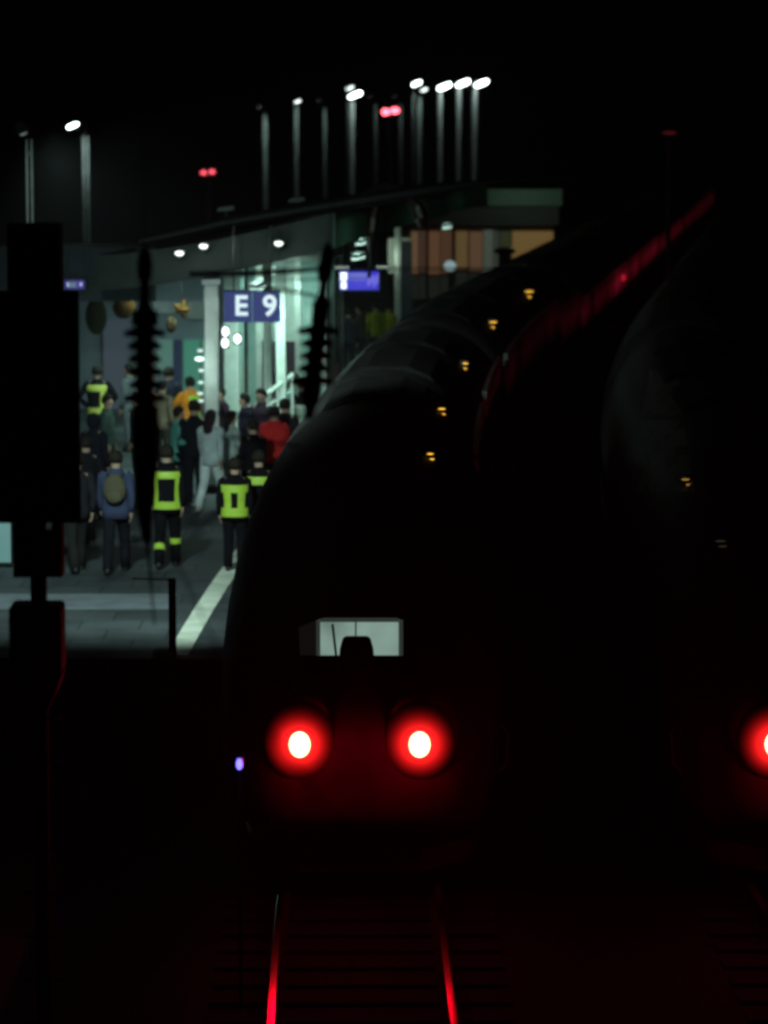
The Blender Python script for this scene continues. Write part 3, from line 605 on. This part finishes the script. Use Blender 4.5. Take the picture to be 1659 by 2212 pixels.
# ------------------------------------------------------------------ platform end post and railing
c = gnd(373, 1418, PZ)
o = thing('platform_barrier', 'short dark post on a pale footing at the end of the platform', 'barrier', c)
mb = MB(); mb.box(-.045, .045, -.05, .05, 0, .98); mb.build('post', M_black, o, bevel=.008)
mb = MB(); mb.tube([(0, 0, .96), (-.25, .02, .965), (-.5, .05, .97)], .009, 6); mb.build('top_rail', M_black, o)
mb = MB(); mb.lathe([(.15, -.005), (.15, .05), (.1, .09)], c=(-.1, .06, 0), n=14); mb.build('footing', mat('pale_footing', (.5, .5, .42), .8), o)
# ------------------------------------------------------------------ foreground signal seen from behind
SY = 22.; k = SY / F
P = at(80, 1106, SY)
o = thing('trackside_signal', 'large black signal silhouette standing at the left edge', 'signal', (P.x, SY, -.62))
def sz(py): return at(80, py, SY).z + .62
def sx(px): return (px - 80) * k
mb = MB(); mb.box(sx(25), sx(139), -.1, .16, sz(634), sz(482)); mb.build('speed_indicator', M_black, o, bevel=.02)
mb = MB(); mb.box(sx(-12), sx(176), -.02, .02, sz(1130), sz(628)); mb.build('background_plate', M_black, o, bevel=.015)
mb = MB(); mb.box(sx(20), sx(140), -.14, -.03, sz(1090), sz(690)); mb.build('lamp_housing', M_black, o, bevel=.02)
mb = MB(); mb.box(sx(30), sx(90), -.1, .1, sz(1243), sz(1130)); mb.box(sx(90), sx(136), -.1, .1, sz(1243), sz(1146)); mb.box(sx(114), sx(136), -.1, .1, sz(1146), sz(1130)); mb.build('lower_indicator', M_black, o)
mb = MB(); mb.box(sx(20), sx(135), -.16, .16, sz(1448), sz(1302)); mb.build('terminal_box', M_black, o, bevel=.03)
mb = MB(); mb.loft([[(sx(80 + a * w_), y, sz(py)) for a, y in ((-1, -.1), (1, -.1), (1, .1), (-1, .1))] for py, w_ in ((1449.5, 55), (1490, 40), (1530, 20))]); mb.build('box_bracket', M_black, o)
mb = MB(); mb.tube([(0, .09, 0), (0, .09, sz(640))], .052, 12); mb.build('mast', M_black, o)
for py in frange(1560, 2500, 95):
    mb = MB(); mb.box(-.14, .14, .06, .085, sz(py), sz(py) + .02); mb.build('ladder_rung', M_black, o)
# ------------------------------------------------------------------ insulators on slim posts
def insul(parts, px, Y, label, x_of, bottom):
    k = Y / F; base = at(px, bottom, Y)
    o = thing('insulator', label, 'insulator', (base.x, Y, -.62), 0, 'ribbed insulators before the platform')
    zz = lambda py: at(px, py, Y).z + .62
    for nm, prof, m in parts:
        mb = MB()
        rings = []
        for py, r in prof:
            cx = (x_of(py) - px) * k
            rings.append([(cx + r * k * math.cos(t * math.pi / 8), r * k * math.sin(t * math.pi / 8), zz(py)) for t in range(16)])
        mb.loft(rings); mb.build(nm, m, o, smooth=False)
    return o
def fins(y0, y1, n, rin, rout):
    out = []; st = (y1 - y0) / n
    for i in range(n):
        y = y0 + i * st; R_ = rout[i % len(rout)]
        out += [(y, rin), (y + st * .06, rin + 4), (y + st * .3, R_ - 4), (y + st * .42, R_), (y + st * .68, R_ - 1), (y + st * .74, rin + 3), (y + st * .98, rin)]
    return out
insul([('top_cap', [(533, 5), (545, 13), (575, 17), (600, 15), (612, 10), (640, 10), (668, 16), (671, 29), (702, 28), (706, 18)], M_black),
       ('ribbed_body', fins(706, 875, 6, 18, [46, 37, 36, 37, 36, 47]), M_porc),
       ('lower_fitting', [(872, 20), (884, 28), (930, 30), (1000, 27), (1060, 21), (1100, 18)], M_black),
       ('lower_rod', [(1100, 17), (1160, 12), (1180, 4), (1260, 3), (1350, 2)], M_black), ('suspension_rod', [(-400, 1), (533, 1)], M_black)], 316, 16., 'left ribbed black insulator beside the signal silhouette', lambda y: 316 + max(-.5, min(6, (y - 700) * -.008)) if y < 1100 else 312 + (y - 1100) * .08 * (y < 1700) + 48 * (y >= 1700), 1100)
insul([('top_cap', [(524, 5), (540, 12), (575, 17), (600, 15), (612, 9), (640, 10), (652, 20), (690, 19), (702, 17)], M_black),
       ('ribbed_body', fins(702, 838, 5, 17, [46, 36, 35, 36, 47]), M_porc),
       ('lower_fitting', [(835, 22), (858, 22), (876, 14), (905, 10)], M_black),
       ('suspension_rod', [(-400, 1), (524, 1)], M_black)], 690, 16., 'right ribbed black insulator between the E 9 sign and the train', lambda y: 690 + (700 - y) * .115 if y < 905 else 666.4 - (y - 905) * .04, 900)
def wire(pts, r, label, name='overhead_wire', m=None):
    mb = MB(); mb.tube(pts, r, 6); o = mb.build(name, m or M_black); prop(o, label, 'wire'); return o
wire([at(410, 592, 16.2), at(560, 590, 16.1), at(700, 580, 16.0)], [.013, .017, .01], 'thick dark rod joining the left side to the right insulator top', 'connecting_rod')
wire([at(700, 580, 16.0), at(900, 581, 16.2), at(1130, 583, 16.6)], .005, 'thin dark wire running right from the right insulator across the orange windows')
wire([at(560, 604, 16.4), at(700, 603, 16.1)], .005, 'thin dark wire just above the figure 9')
wire([at(560, 621, 16.4), at(620, 628, 16.3), at(690, 641, 16)], .009, 'dark slanting rod ending at the neck of the right insulator', 'connecting_rod')
wire([at(470, 893, 16), at(560, 899, 16), at(655, 901, 16)], .007, 'upper dark wire in front of the red jacket')
wire([at(478, 943, 16), at(560, 951, 16), at(650, 965, 16)], .007, 'lower dark wire in front of the red jacket')
wire([at(285, 1164, 15.6), at(330, 1166, 15.6)], .008, 'short dark bar crossing the left insulator post', 'cross_bar')
wire([at(345, 1140, 14.9), at(390, 1230, 13.4), at(440, 1338, 12.0), at(490, 1445, 10.9), at(590, 1590, 9.7), at(710, 1748, 8.7), at(830, 1925, 7.8), at(945, 2110, 6.95), at(1010, 2230, 6.5)], .0045, 'long thin contact wire slanting down across the train front to the right rail', 'contact_wire', mat('copper_wire', (.25, .14, .09), .35, .9))
# ------------------------------------------------------------------ catenary arm over the tracks
AY = 60.; k = AY / F
mx = 1760; mp = at(mx, 405, AY)
o = thing('catenary_mast', 'dark tapering overhead line arm reaching across above the canopy', 'catenary mast', (mp.x, AY, -.2))
def ap(px, py): q = at(px, py, AY); return (q.x - mp.x, 0, q.z + .2)
mb = MB(); mb.box(-.1, .1, -.1, .1, 0, ap(mx, 330)[2]); mb.build('mast', M_black, o, bevel=.01)
mb = MB(); mb.tube([ap(300, 522), ap(380, 505), ap(480, 482), ap(640, 455), ap(830, 425), ap(930, 410), ap(1020, 397), ap(1100, 390), ap(mx, 350)], [.04, .07, .1, .12, .15, .12, .06, .012, .012], 10); mb.build('cantilever_arm', M_black, o)
mb = MB(); mb.tube([ap(480, 470), ap(560, 460), ap(760, 430), ap(835, 400), ap(900, 412)], [.02, .03, .05, .09, .03], 8); mb.build('upper_stay', M_black, o)
for nm, pts, rr in (('hanging_insulator', ((812, 445), (806, 470), (803, 500), (800, 545)), (.09, .12, .12, .06)), ('hanging_insulator', ((880, 425), (900, 445), (910, 470), (912, 492)), (.06, .12, .13, .08))):
    mb = MB(); P0 = [ap(*q) for q in pts]; mb.tube(P0, list(rr), 10); mb.build(nm, M_porc, o)
mb = MB(); mb.tube([ap(800, 545), ap(797, 600)], .035, 6); mb.build('steady_rod', M_black, o)
# dark roof scaffold bits on the canopy
for px, py, lab in ((487, 457, 'small pale roof hood above the dark overhead arm at left'), (640, 438, 'small pale roof hood above the dark overhead arm in the middle')):
    o = thing('roof_hood', lab, 'roof hood', at(px, py, 78), 0, 'pale hoods above the arm'); k2 = 78 / F
    mb = MB(); mb.loft([[(18 * k2 * a, y, z) for a, z in ((-1, 0), (-.8, 8 * k2), (.9, 12 * k2), (1, 4 * k2))] for y in (0, .5)]); mb.build('hood', M_galv, o)
    mb = MB(); mb.box(-.04, .04, .1, .2, -.8, 0); mb.build('stem', M_dark, o)
# blue ground signal
q = at(517, 1650, 27.5); o = thing('marker_light', 'tiny blue light on a thin post left of the train front', 'marker light', (q.x, q.y, -.3))
mb = MB(); mb.tube([(0, .05, 0), (0, .05, q.z + .27)], .014, 8); mb.build('post', mat('matt_black', (.006, .006, .006), .95, spec=.05), o)
mb = MB(); mb.box(-.03, .03, .0, .06, q.z + .25, q.z + .35); mb.build('lamp_box', M_black, o)
mb = MB(); mb.ell((0, -.01, q.z + .3), .028, .02, .05, 10, 8); mb.build('blue_lens', lampmat('blue_led', (.14, .12, 1.), 3.2), o)
light('POINT', (0, -.12, q.z + .3), 1.6, (.12, .05, 1), o, .03)
# ------------------------------------------------------------------ people
M_skin = mat('skin', (.42, .26, .19), .6); M_skin2 = mat('skin_tan', (.28, .16, .11), .6)
M_hv = mat('reflective_yellow', (.46, .66, .06), .5, var=.08)
M_hvy = mat('reflective_pale', (.6, .62, .12), .5, var=.08)
BODIES = {}
def skin_mesh(verts, edges):
    me = bpy.data.meshes.new('tmp'); me.from_pydata([v[0] for v in verts], edges, [])
    o = bpy.data.objects.new('tmp', me); COL.objects.link(o)
    o.modifiers.new('s', 'SKIN'); sv = me.skin_vertices[0].data
    for i, v in enumerate(verts): sv[i].radius = (v[1], v[1])
    sv[0].use_root = True
    sb = o.modifiers.new('d', 'SUBSURF'); sb.levels = sb.render_levels = 1
    dg = bpy.context.evaluated_depsgraph_get(); m2 = bpy.data.meshes.new_from_object(o.evaluated_get(dg))
    bpy.data.objects.remove(o); bpy.data.meshes.remove(me)
    for p in m2.polygons: p.use_smooth = True
    return m2
def person(px, py, label, jacket, trousers, hair=(.02, .015, .012), face=0., h=1.76, pose='stand', group='people on the platform', bands=None, hairlen=0, skin=None, lean=0., seed=0, jm=None, shoes=(.02, .02, .02), pos=None, hood=False, bulk=1.):
    rnd = random.Random(seed * 13 + int(px))
    loc = pos or gnd(px, py, PZ)
    root = thing('person', label, 'person', loc, R(face), group); sc = h / 1.76
    st = {'walk': .24, 'stand': .04, 'stride': .3}.get(pose, .05)
    V = []; E = []
    def add(p, r, par=None):
        p = Vector(p); 
        if p.z > .95: p.y += lean * (p.z - .95)
        V.append((p * sc, r * sc)); i = len(V) - 1
        if par is not None: E.append((par, i))
        return i
    pel = add((0, 0, .95), .12); sp = add((0, -.01, 1.15), .115, pel); ch = add((0, 0, 1.34), .13, sp)
    nk = add((0, .0, 1.49), .055, ch); hb = add((0, .02, 1.56), .07, nk); hm = add((0, .025, 1.65), .088, hb); ht = add((0, .015, 1.725), .06, hm)
    add((0, .125, 1.635), .016, hm)
    for s_ in (-1, 1): add((.098 * s_, .01, 1.645), .018, hm)
    arms = {}
    for s_ in (-1, 1):
        sh = add((.185 * s_, 0, 1.41), .062, ch)
        if pose == 'stand': el, wr = (.235 * s_, -.03, 1.13), (.235 * s_, .06, .89)
        elif pose in ('walk', 'stride'): el, wr = (.23 * s_, -.09 * s_, 1.13), (.22 * s_, -.10 * s_ + .06, .90)
        elif pose == 'hold': el, wr = (.24 * s_, .02, 1.14), (.13 * s_, .26, 1.12)
        elif pose == 'reach': el, wr = ((.24 * s_, .05, 1.15), (.2 * s_, .3, 1.2)) if s_ > 0 else ((.3 * s_, .1, 1.22), (.38 * s_, .3, 1.12))
        elif pose == 'hips': el, wr = (.36 * s_, -.08, 1.16), (.2 * s_, .02, .98)
        e = add(el, .046, sh); w_ = add(wr, .033, e)
        d = (Vector(wr) - Vector(el)).normalized(); sd = Vector((s_, 0, 0)); sd = (sd - d * sd.dot(d)).normalized(); fw = d.cross(sd).normalized()
        pm = add(Vector(wr) + d * .06, .034, w_)
        for j in range(4):
            b = Vector(wr) + d * .1 + fw * (-.027 + .018 * j)
            f1 = add(b, .0095, pm); f2 = add(b + d * (.035 + .006 * (j in (1, 2))) - sd * .008, .0085, f1); add(b + d * (.06 + .01 * (j in (1, 2))) - sd * .028, .0075, f2)
        t1 = add(Vector(wr) + d * .05 + fw * (-.045 if d.z < 0 else .045), .011, pm); add(Vector(wr) + d * .085 + fw * (-.06), .009, t1)
        arms[s_] = (Vector((.185 * s_, 0, 1.42)), Vector(el), Vector(wr))
    legs = {}
    for s_ in (-1, 1):
        fy = st * s_; k_ = .06 if pose != 'stand' else .02
        hp = add((.09 * s_, 0, .9), .085, pel); kn = (.1 * s_, fy * .55 + k_, .49); an = (.105 * s_, fy - .03, .09 if fy >= 0 or pose == 'stand' else .12)
        a_ = add(kn, .056, hp); b_ = add(an, .038, a_); add((.12 * s_, fy + .12, .035), .03, b_)
        legs[s_] = (Vector((.09 * s_, 0, .93)), Vector(kn), Vector(an))
    me = skin_mesh(V, E); me.materials.append(skin or M_skin)
    b = bpy.data.objects.new('body', me); COL.objects.link(b); b.parent = root
    def T(p):
        p = Vector(p)
        if p.z > .95: p.y += lean * (p.z - .95)
        return p * sc
    # trousers
    tm_ = mat('cloth_%.2f_%.2f_%.2f' % trousers, trousers, .95, bump=.2, bscale=60, var=.2, spec=.08)
    mb = MB()
    for s_ in (-1, 1):
        a_, kn, an = legs[s_]
        mb.tube([T(a_ + Vector((0, 0, .03))), T(a_ * .5 + kn * .5), T(kn), T(kn * .45 + an * .55), T(an + Vector((0, 0, -.03)))], [.108 * sc, .098 * sc, .078 * sc, .074 * sc, .07 * sc], 10)
    mb.loft([[T((.165 * x * math.cos(t), .125 * x * math.sin(t), z)) for t in frange(0, 6.0, .5)] for z, x in ((.84, .75), (.9, 1.05), (1.02, 1.03))])
    mb.build('trousers', tm_, root, smooth=True)
    # jacket
    jmat = jm or mat('cloth_%.2f_%.2f_%.2f' % jacket, jacket, .95, bump=.25, bscale=50, var=.2, spec=.08)
    prof = [(.80, .188, .145), (.92, .186, .145), (1.08, .178, .135), (1.24, .196, .142), (1.36, .205, .135), (1.43, .165, .112), (1.485, .085, .082), (1.52, .08, .08)]
    def rad(z):
        for a_, c_ in zip(prof, prof[1:]):
            if z <= c_[0]:
                f = (z - a_[0]) / (c_[0] - a_[0]); return (a_[1] + (c_[1] - a_[1]) * f) * bulk, (a_[2] + (c_[2] - a_[2]) * f) * bulk
    mb = MB()
    mb.loft([[T((a_ * bulk * math.cos(t), b_ * bulk * math.sin(t), z)) for t in frange(0, 2 * math.pi * 19 / 20, 2 * math.pi / 20)] for z, a_, b_ in prof])
    for s_ in (-1, 1):
        a_, e, w_ = arms[s_]
        mb.tube([T(a_ + Vector((-.04 * s_, 0, 0))), T(a_ + Vector((.0, 0, -.02))), T(a_ * .5 + e * .5), T(e), T(e * .5 + w_ * .5), T(w_)], [x * sc for x in (.075, .08, .069, .061, .055, .049)], 10)
    j = mb.build('jacket', jmat, root, smooth=True)
    # hair
    hm_ = mat('hair_%.2f_%.2f_%.2f' % hair, hair, .8, spec=.15)
    mb = MB()
    if hood:
        mb.ell(T((0, -.005, 1.635)), .125 * sc, .125 * sc, .14 * sc, 16, 10); 
        mb.build('hood', jmat, root, smooth=True)
    else:
        rings = []
        for z, x, yb, yf in ((1.60, .098, -.09, .03), (1.66, .107, -.105, .07), (1.71, .1, -.1, .095), (1.755, .075, -.07, .085), (1.78, .03, -.02, .04)):
            rings.append([T((x * math.cos(t), (yb + yf) / 2 + .012 + (yf - yb) / 2 * math.sin(t), z)) for t in frange(0, 2 * math.pi * 13 / 14, 2 * math.pi / 14)])
        if hairlen:
            for z, x in ((1.5, .1), (1.36, .085), (1.22, .05)):
                rings.insert(0, [T((x * math.cos(t), -.1 + .035 * math.sin(t), z)) for t in frange(0, 2 * math.pi * 13 / 14, 2 * math.pi / 14)])
        mb.loft(rings); mb.build('hair', hm_, root, smooth=True)
    for s_ in (-1, 1):
        an = legs[s_][2]
        mb = MB(); mb.loft([[T((an.x + w_ * math.cos(t), an.y + .07 + l_ * math.sin(t), z)) for t in frange(0, 2 * math.pi * 11 / 12, 2 * math.pi / 12)] for z, w_, l_ in ((max(0, an.z - .09), .047, .135), (an.z - .03, .05, .135), (an.z + .01, .045, .09), (an.z + .05, .042, .06))])
        mb.build('shoe', mat('shoe_%.2f_%.2f_%.2f' % shoes, shoes, .6), root, smooth=True)
    # reflective bands: (z0, z1, a0, a1) angle from behind (0 = middle of the back)
    for z0, z1, a0, a1 in bands or []:
        mb = MB(); rings = []
        for z in frange(z0, z1, .04):
            rx, ry = rad(z); rings.append([T(((rx + .012) * math.sin(R(a)), -(ry + .012) * math.cos(R(a)), z)) for a in frange(a0, a1, 8)])
        mb.loft(rings, close=False); o = mb.build('reflective_band', M_hvy if seed == 5 else M_hv, root)
        sm = o.modifiers.new('t', 'SOLIDIFY'); sm.thickness = .006
    root['_arms'] = 0; del root['_arms']
    return root, arms, legs, T, sc
FR = (.008, .008, .011)
frame = [(1.30, 1.40, -62, 62), (.86, .97, -62, 62), (.97, 1.30, -62, -34), (.97, 1.30, 34, 62)]
p = person(362, 1226, 'firefighter with a full yellow green reflective rectangle on the back, nearest on the platform', FR, (.007, .007, .01), h=1.82, bands=frame, seed=1, bulk=1.12, pose='walk')
def shin_band(res, s_, z0, z1):
    root, arms, legs, T, sc = res; hp, kn, an = legs[s_]
    f0 = (z0 - an.z) / (kn.z - an.z); f1 = (z1 - an.z) / (kn.z - an.z)
    mb = MB(); mb.tube([T(an.lerp(kn, f0)), T(an.lerp(kn, f1))], .085 * sc, 12); mb.build('reflective_band', M_hv, root)
shin_band(p, -1, .27, .35); shin_band(p, 1, .33, .41)
p = person(508, 1232, 'firefighter with two yellow vertical stripes between two bars, beside the train nose', FR, (.007, .007, .01), h=1.66, bands=[(1.24, 1.36, -70, 70), (.86, 1.0, -75, 75), (1.0, 1.24, -48, -14), (1.0, 1.24, 14, 48)], seed=2, bulk=1.12)
person(560, 1222, 'firefighter half hidden by the train nose, one yellow shoulder bar showing', FR, (.007, .007, .01), h=1.72, bands=[(1.26, 1.38, -75, 75)], seed=3, bulk=1.1)
person(212, 986, 'distant firefighter at left with yellow bars and one vertical stripe', FR, (.02, .02, .025), h=1.8, bands=[(1.28, 1.4, -55, 55), (.84, .96, -60, 60), (.96, 1.28, 18, 42)], seed=5, bulk=1.08, pose='hips')
person(412, 1010, 'person in a bright orange and yellow safety vest beside the broad column', (.85, .27, .03), (.02, .02, .03), h=1.74, seed=6, face=35, bands=[(1.27, 1.42, -30, 100), (.98, 1.08, 20, 120)], bulk=1.12, pose='reach')
person(366, 990, 'tall person in dark clothes between the insulator and the orange vest', (.03, .03, .05), (.03, .03, .04), h=1.8, seed=7, bulk=1.1)
r = person(252, 1238, 'person in a dark blue jacket carrying an olive backpack, walking away', (.05, .06, .12), (.012, .012, .018), h=1.8, seed=8, pose='stride', bulk=1.12)
bp = thing('backpack', 'olive backpack on the back of the person in the blue jacket', 'backpack', r[0].location)
mb = MB(); mb.ell((0, -.2, 1.26), .17, .1, .23, 16, 10); mb.build('pack_body', mat('olive_cloth', (.09, .075, .045), .9, bump=.3), bp, smooth=True)
mb = MB()
for s_ in (-1, 1): mb.tube([(.1 * s_, -.16, 1.42), (.11 * s_, -.02, 1.5), (.12 * s_, .14, 1.38), (.13 * s_, .12, 1.15)], .02, 6)
mb.build('strap', M_black, bp)
mb = MB(); mb.ell((0, -.295, 1.16), .12, .03, .09, 12, 8); mb.build('front_pocket', MATS['olive_cloth'], bp, smooth=True)
person(168, 1236, 'person in dark clothes half hidden behind the black signal', (.02, .02, .025), (.02, .02, .02), seed=9, pose='walk', face=20)
person(205, 1120, 'person in a black hooded jacket behind the signal edge', (.015, .017, .03), (.02, .02, .025), seed=10, hood=True, face=-30)
person(456, 1104, 'woman with long dark hair, pale jacket and white trousers', (.55, .62, .66), (.82, .88, .9), hair=(.03, .012, .02), hairlen=1, h=1.72, seed=11, face=-25, pose='walk', shoes=(.5, .5, .45))
person(500, 1090, 'person in a pale grey top right of the white trousers', (.40, .46, .45), (.25, .3, .3), h=1.62, hair=(.02, .012, .015), seed=12, face=-60, pose='hold', hairlen=1)
person(593, 1096, 'person in a bright red jacket seen from behind', (.62, .03, .03), (.03, .02, .02), h=1.74, seed=13, bulk=1.3, face=-10, pose='hold')
person(531, 1062, 'dark haired person in a black jacket left of the red jacket', (.03, .03, .05), (.06, .03, .04), hair=(.02, .012, .01), seed=14, face=100)
person(566, 1050, 'person with a pale face turned towards the camera beside the red jacket', (.05, .03, .05), (.04, .04, .05), h=1.78, hair=(.015, .01, .01), seed=15, face=150)
person(636, 1012, 'person in a grey teal hooded jacket below the sloping railing', (.22, .32, .32), (.1, .12, .14), h=1.82, seed=16, face=-20, hair=(.06, .03, .05), bulk=1.25, pose='hold')
person(386, 1090, 'person in a teal sleeved jacket and dark trousers in the crowd', (.12, .36, .33), (.007, .007, .01), h=1.7, seed=17, face=-80, pose='hold')
person(350, 1012, 'person in a beige coat right of the left insulator', (.22, .17, .12), (.05, .045, .04), h=1.68, seed=18, face=-30)
person(421, 1092, 'tall slim person all in black left of the white trousers', (.012, .012, .016), (.012, .012, .016), h=1.82, seed=19, face=10)
person(282, 975, 'person in grey seen dimly left of the left insulator', (.12, .13, .15), (.12, .13, .14), seed=20, face=60)
person(232, 1065, 'person in a dark green coat behind the backpack', (.05, .08, .07), (.04, .05, .05), seed=21, face=-100)
person(655, 1018, 'person in black at the edge of the right insulator', (.02, .02, .025), (.02, .02, .02), seed=22, face=30)
person(812, 792, 'distant person in a yellow vest left of the teal column', (.30, .34, .03), (.03, .03, .03), seed=23, face=10)
person(840, 790, 'distant person in a yellow vest right beside the teal column', (.30, .30, .02), (.06, .02, .06), seed=24, face=-40, h=1.7)
person(752, 812, 'distant person in dark clothes below the blue display', (.03, .03, .04), (.03, .03, .03), seed=25)
person(778, 800, 'distant person in a brown coat below the blue display', (.09, .07, .06), (.04, .04, .04), seed=26, face=70)
person(712, 850, 'distant person in a grey coat right of the right insulator', (.14, .15, .15), (.05, .05, .05), seed=27, face=20)
person(548, 1128, 'person in a black coat directly behind the two firefighters by the train', (.012, .011, .014), (.012, .012, .014), seed=31, h=1.7, face=40, pose='hold')
person(616, 1078, 'person in a dark jacket between the red jacket and the right insulator', (.03, .02, .03), (.02, .02, .02), seed=32, face=-15)
person(478, 1030, 'person in a dark violet coat just left of the black jacket', (.04, .02, .035), (.02, .02, .02), seed=33, face=120, h=1.68)
person(326, 1105, 'person in black whose side shows right of the left insulator', (.012, .012, .015), (.015, .015, .018), seed=34, face=-60, pose='walk')
person(188, 1178, 'person in a dark blue coat at the edge of the black signal', (.012, .014, .022), (.012, .012, .014), seed=35, face=15, pose='walk', h=1.7)
person(300, 1060, 'person in dark grey hidden by the left insulator body', (.03, .03, .035), (.02, .02, .025), seed=36, face=80)
c = gnd(339, 1006, PZ)
o = thing('suitcase', 'grey upright suitcase beside the beige coat', 'suitcase', c)
mb = MB(); mb.box(-.13, .13, -.1, .1, .05, .5); mb.build('shell', mat('grey_shell', (.3, .34, .34), .5), o, bevel=.03)
mb = MB(); mb.tube([(-.08, .06, .49), (-.08, .06, .8), (.08, .06, .8), (.08, .06, .49)], .012, 6); mb.build('handle', M_dark, o)
for sx_ in (-.1, .1):
    for sy_ in (-.07, .07):
        mb = MB(); mb.ell((sx_, sy_, .027), .012, .026, .026, 10, 6); mb.build('wheel', M_rubber, o)
# ------------------------------------------------------------------ night air
mb = MB(); mb.box(-260, 300, -12, 700, -1.7, 40); hz = mb.build('haze', None); hz.data.materials.clear()
m = bpy.data.materials.new('night_haze'); m.use_nodes = True; nt = m.node_tree; nt.nodes.clear()
out = nt.nodes.new('ShaderNodeOutputMaterial'); pv = nt.nodes.new('ShaderNodeVolumePrincipled'); pv.inputs['Color'].default_value = (.85, .87, .9, 1); pv.inputs['Density'].default_value = .00045; pv.inputs['Anisotropy'].default_value = .3
nt.links.new(pv.outputs[0], out.inputs['Volume']); hz.data.materials.append(m); prop(hz, kind='stuff')
# ------------------------------------------------------------------ sky, moonlight, camera
W = bpy.data.worlds.new('World'); S.world = W; W.use_nodes = True; nt = W.node_tree
sk = nt.nodes.new('ShaderNodeTexSky'); sk.sky_type = 'NISHITA'; sk.sun_disc = False; sk.sun_elevation = R(-4); sk.sun_rotation = R(200)
nt.links.new(sk.outputs[0], nt.nodes['Background'].inputs[0]); nt.nodes['Background'].inputs[1].default_value = .0015
cam = bpy.data.cameras.new('camera'); co = bpy.data.objects.new('camera', cam); COL.objects.link(co)
co.location = (0, 0, HC); co.rotation_euler = (math.pi / 2 - TH, 0, 0)
cam.sensor_fit = 'VERTICAL'; cam.sensor_height = 36; cam.lens = F / 2212 * 36; cam.clip_end = 4000; cam.clip_start = .1
cam.dof.use_dof = True; cam.dof.focus_distance = 33; cam.dof.aperture_fstop = 1.75
S.camera = co
S.view_settings.view_transform = 'Standard'; S.view_settings.look = 'None'; S.view_settings.gamma = 1; S.view_settings.exposure = 0
cy = S.cycles; cy.use_denoising = True; cy.filter_width = 3.0; cy.max_bounces = 8; cy.volume_bounces = 0; cy.sample_clamp_indirect = 3; cy.sample_clamp_direct = 0
cy.volume_max_steps = 64
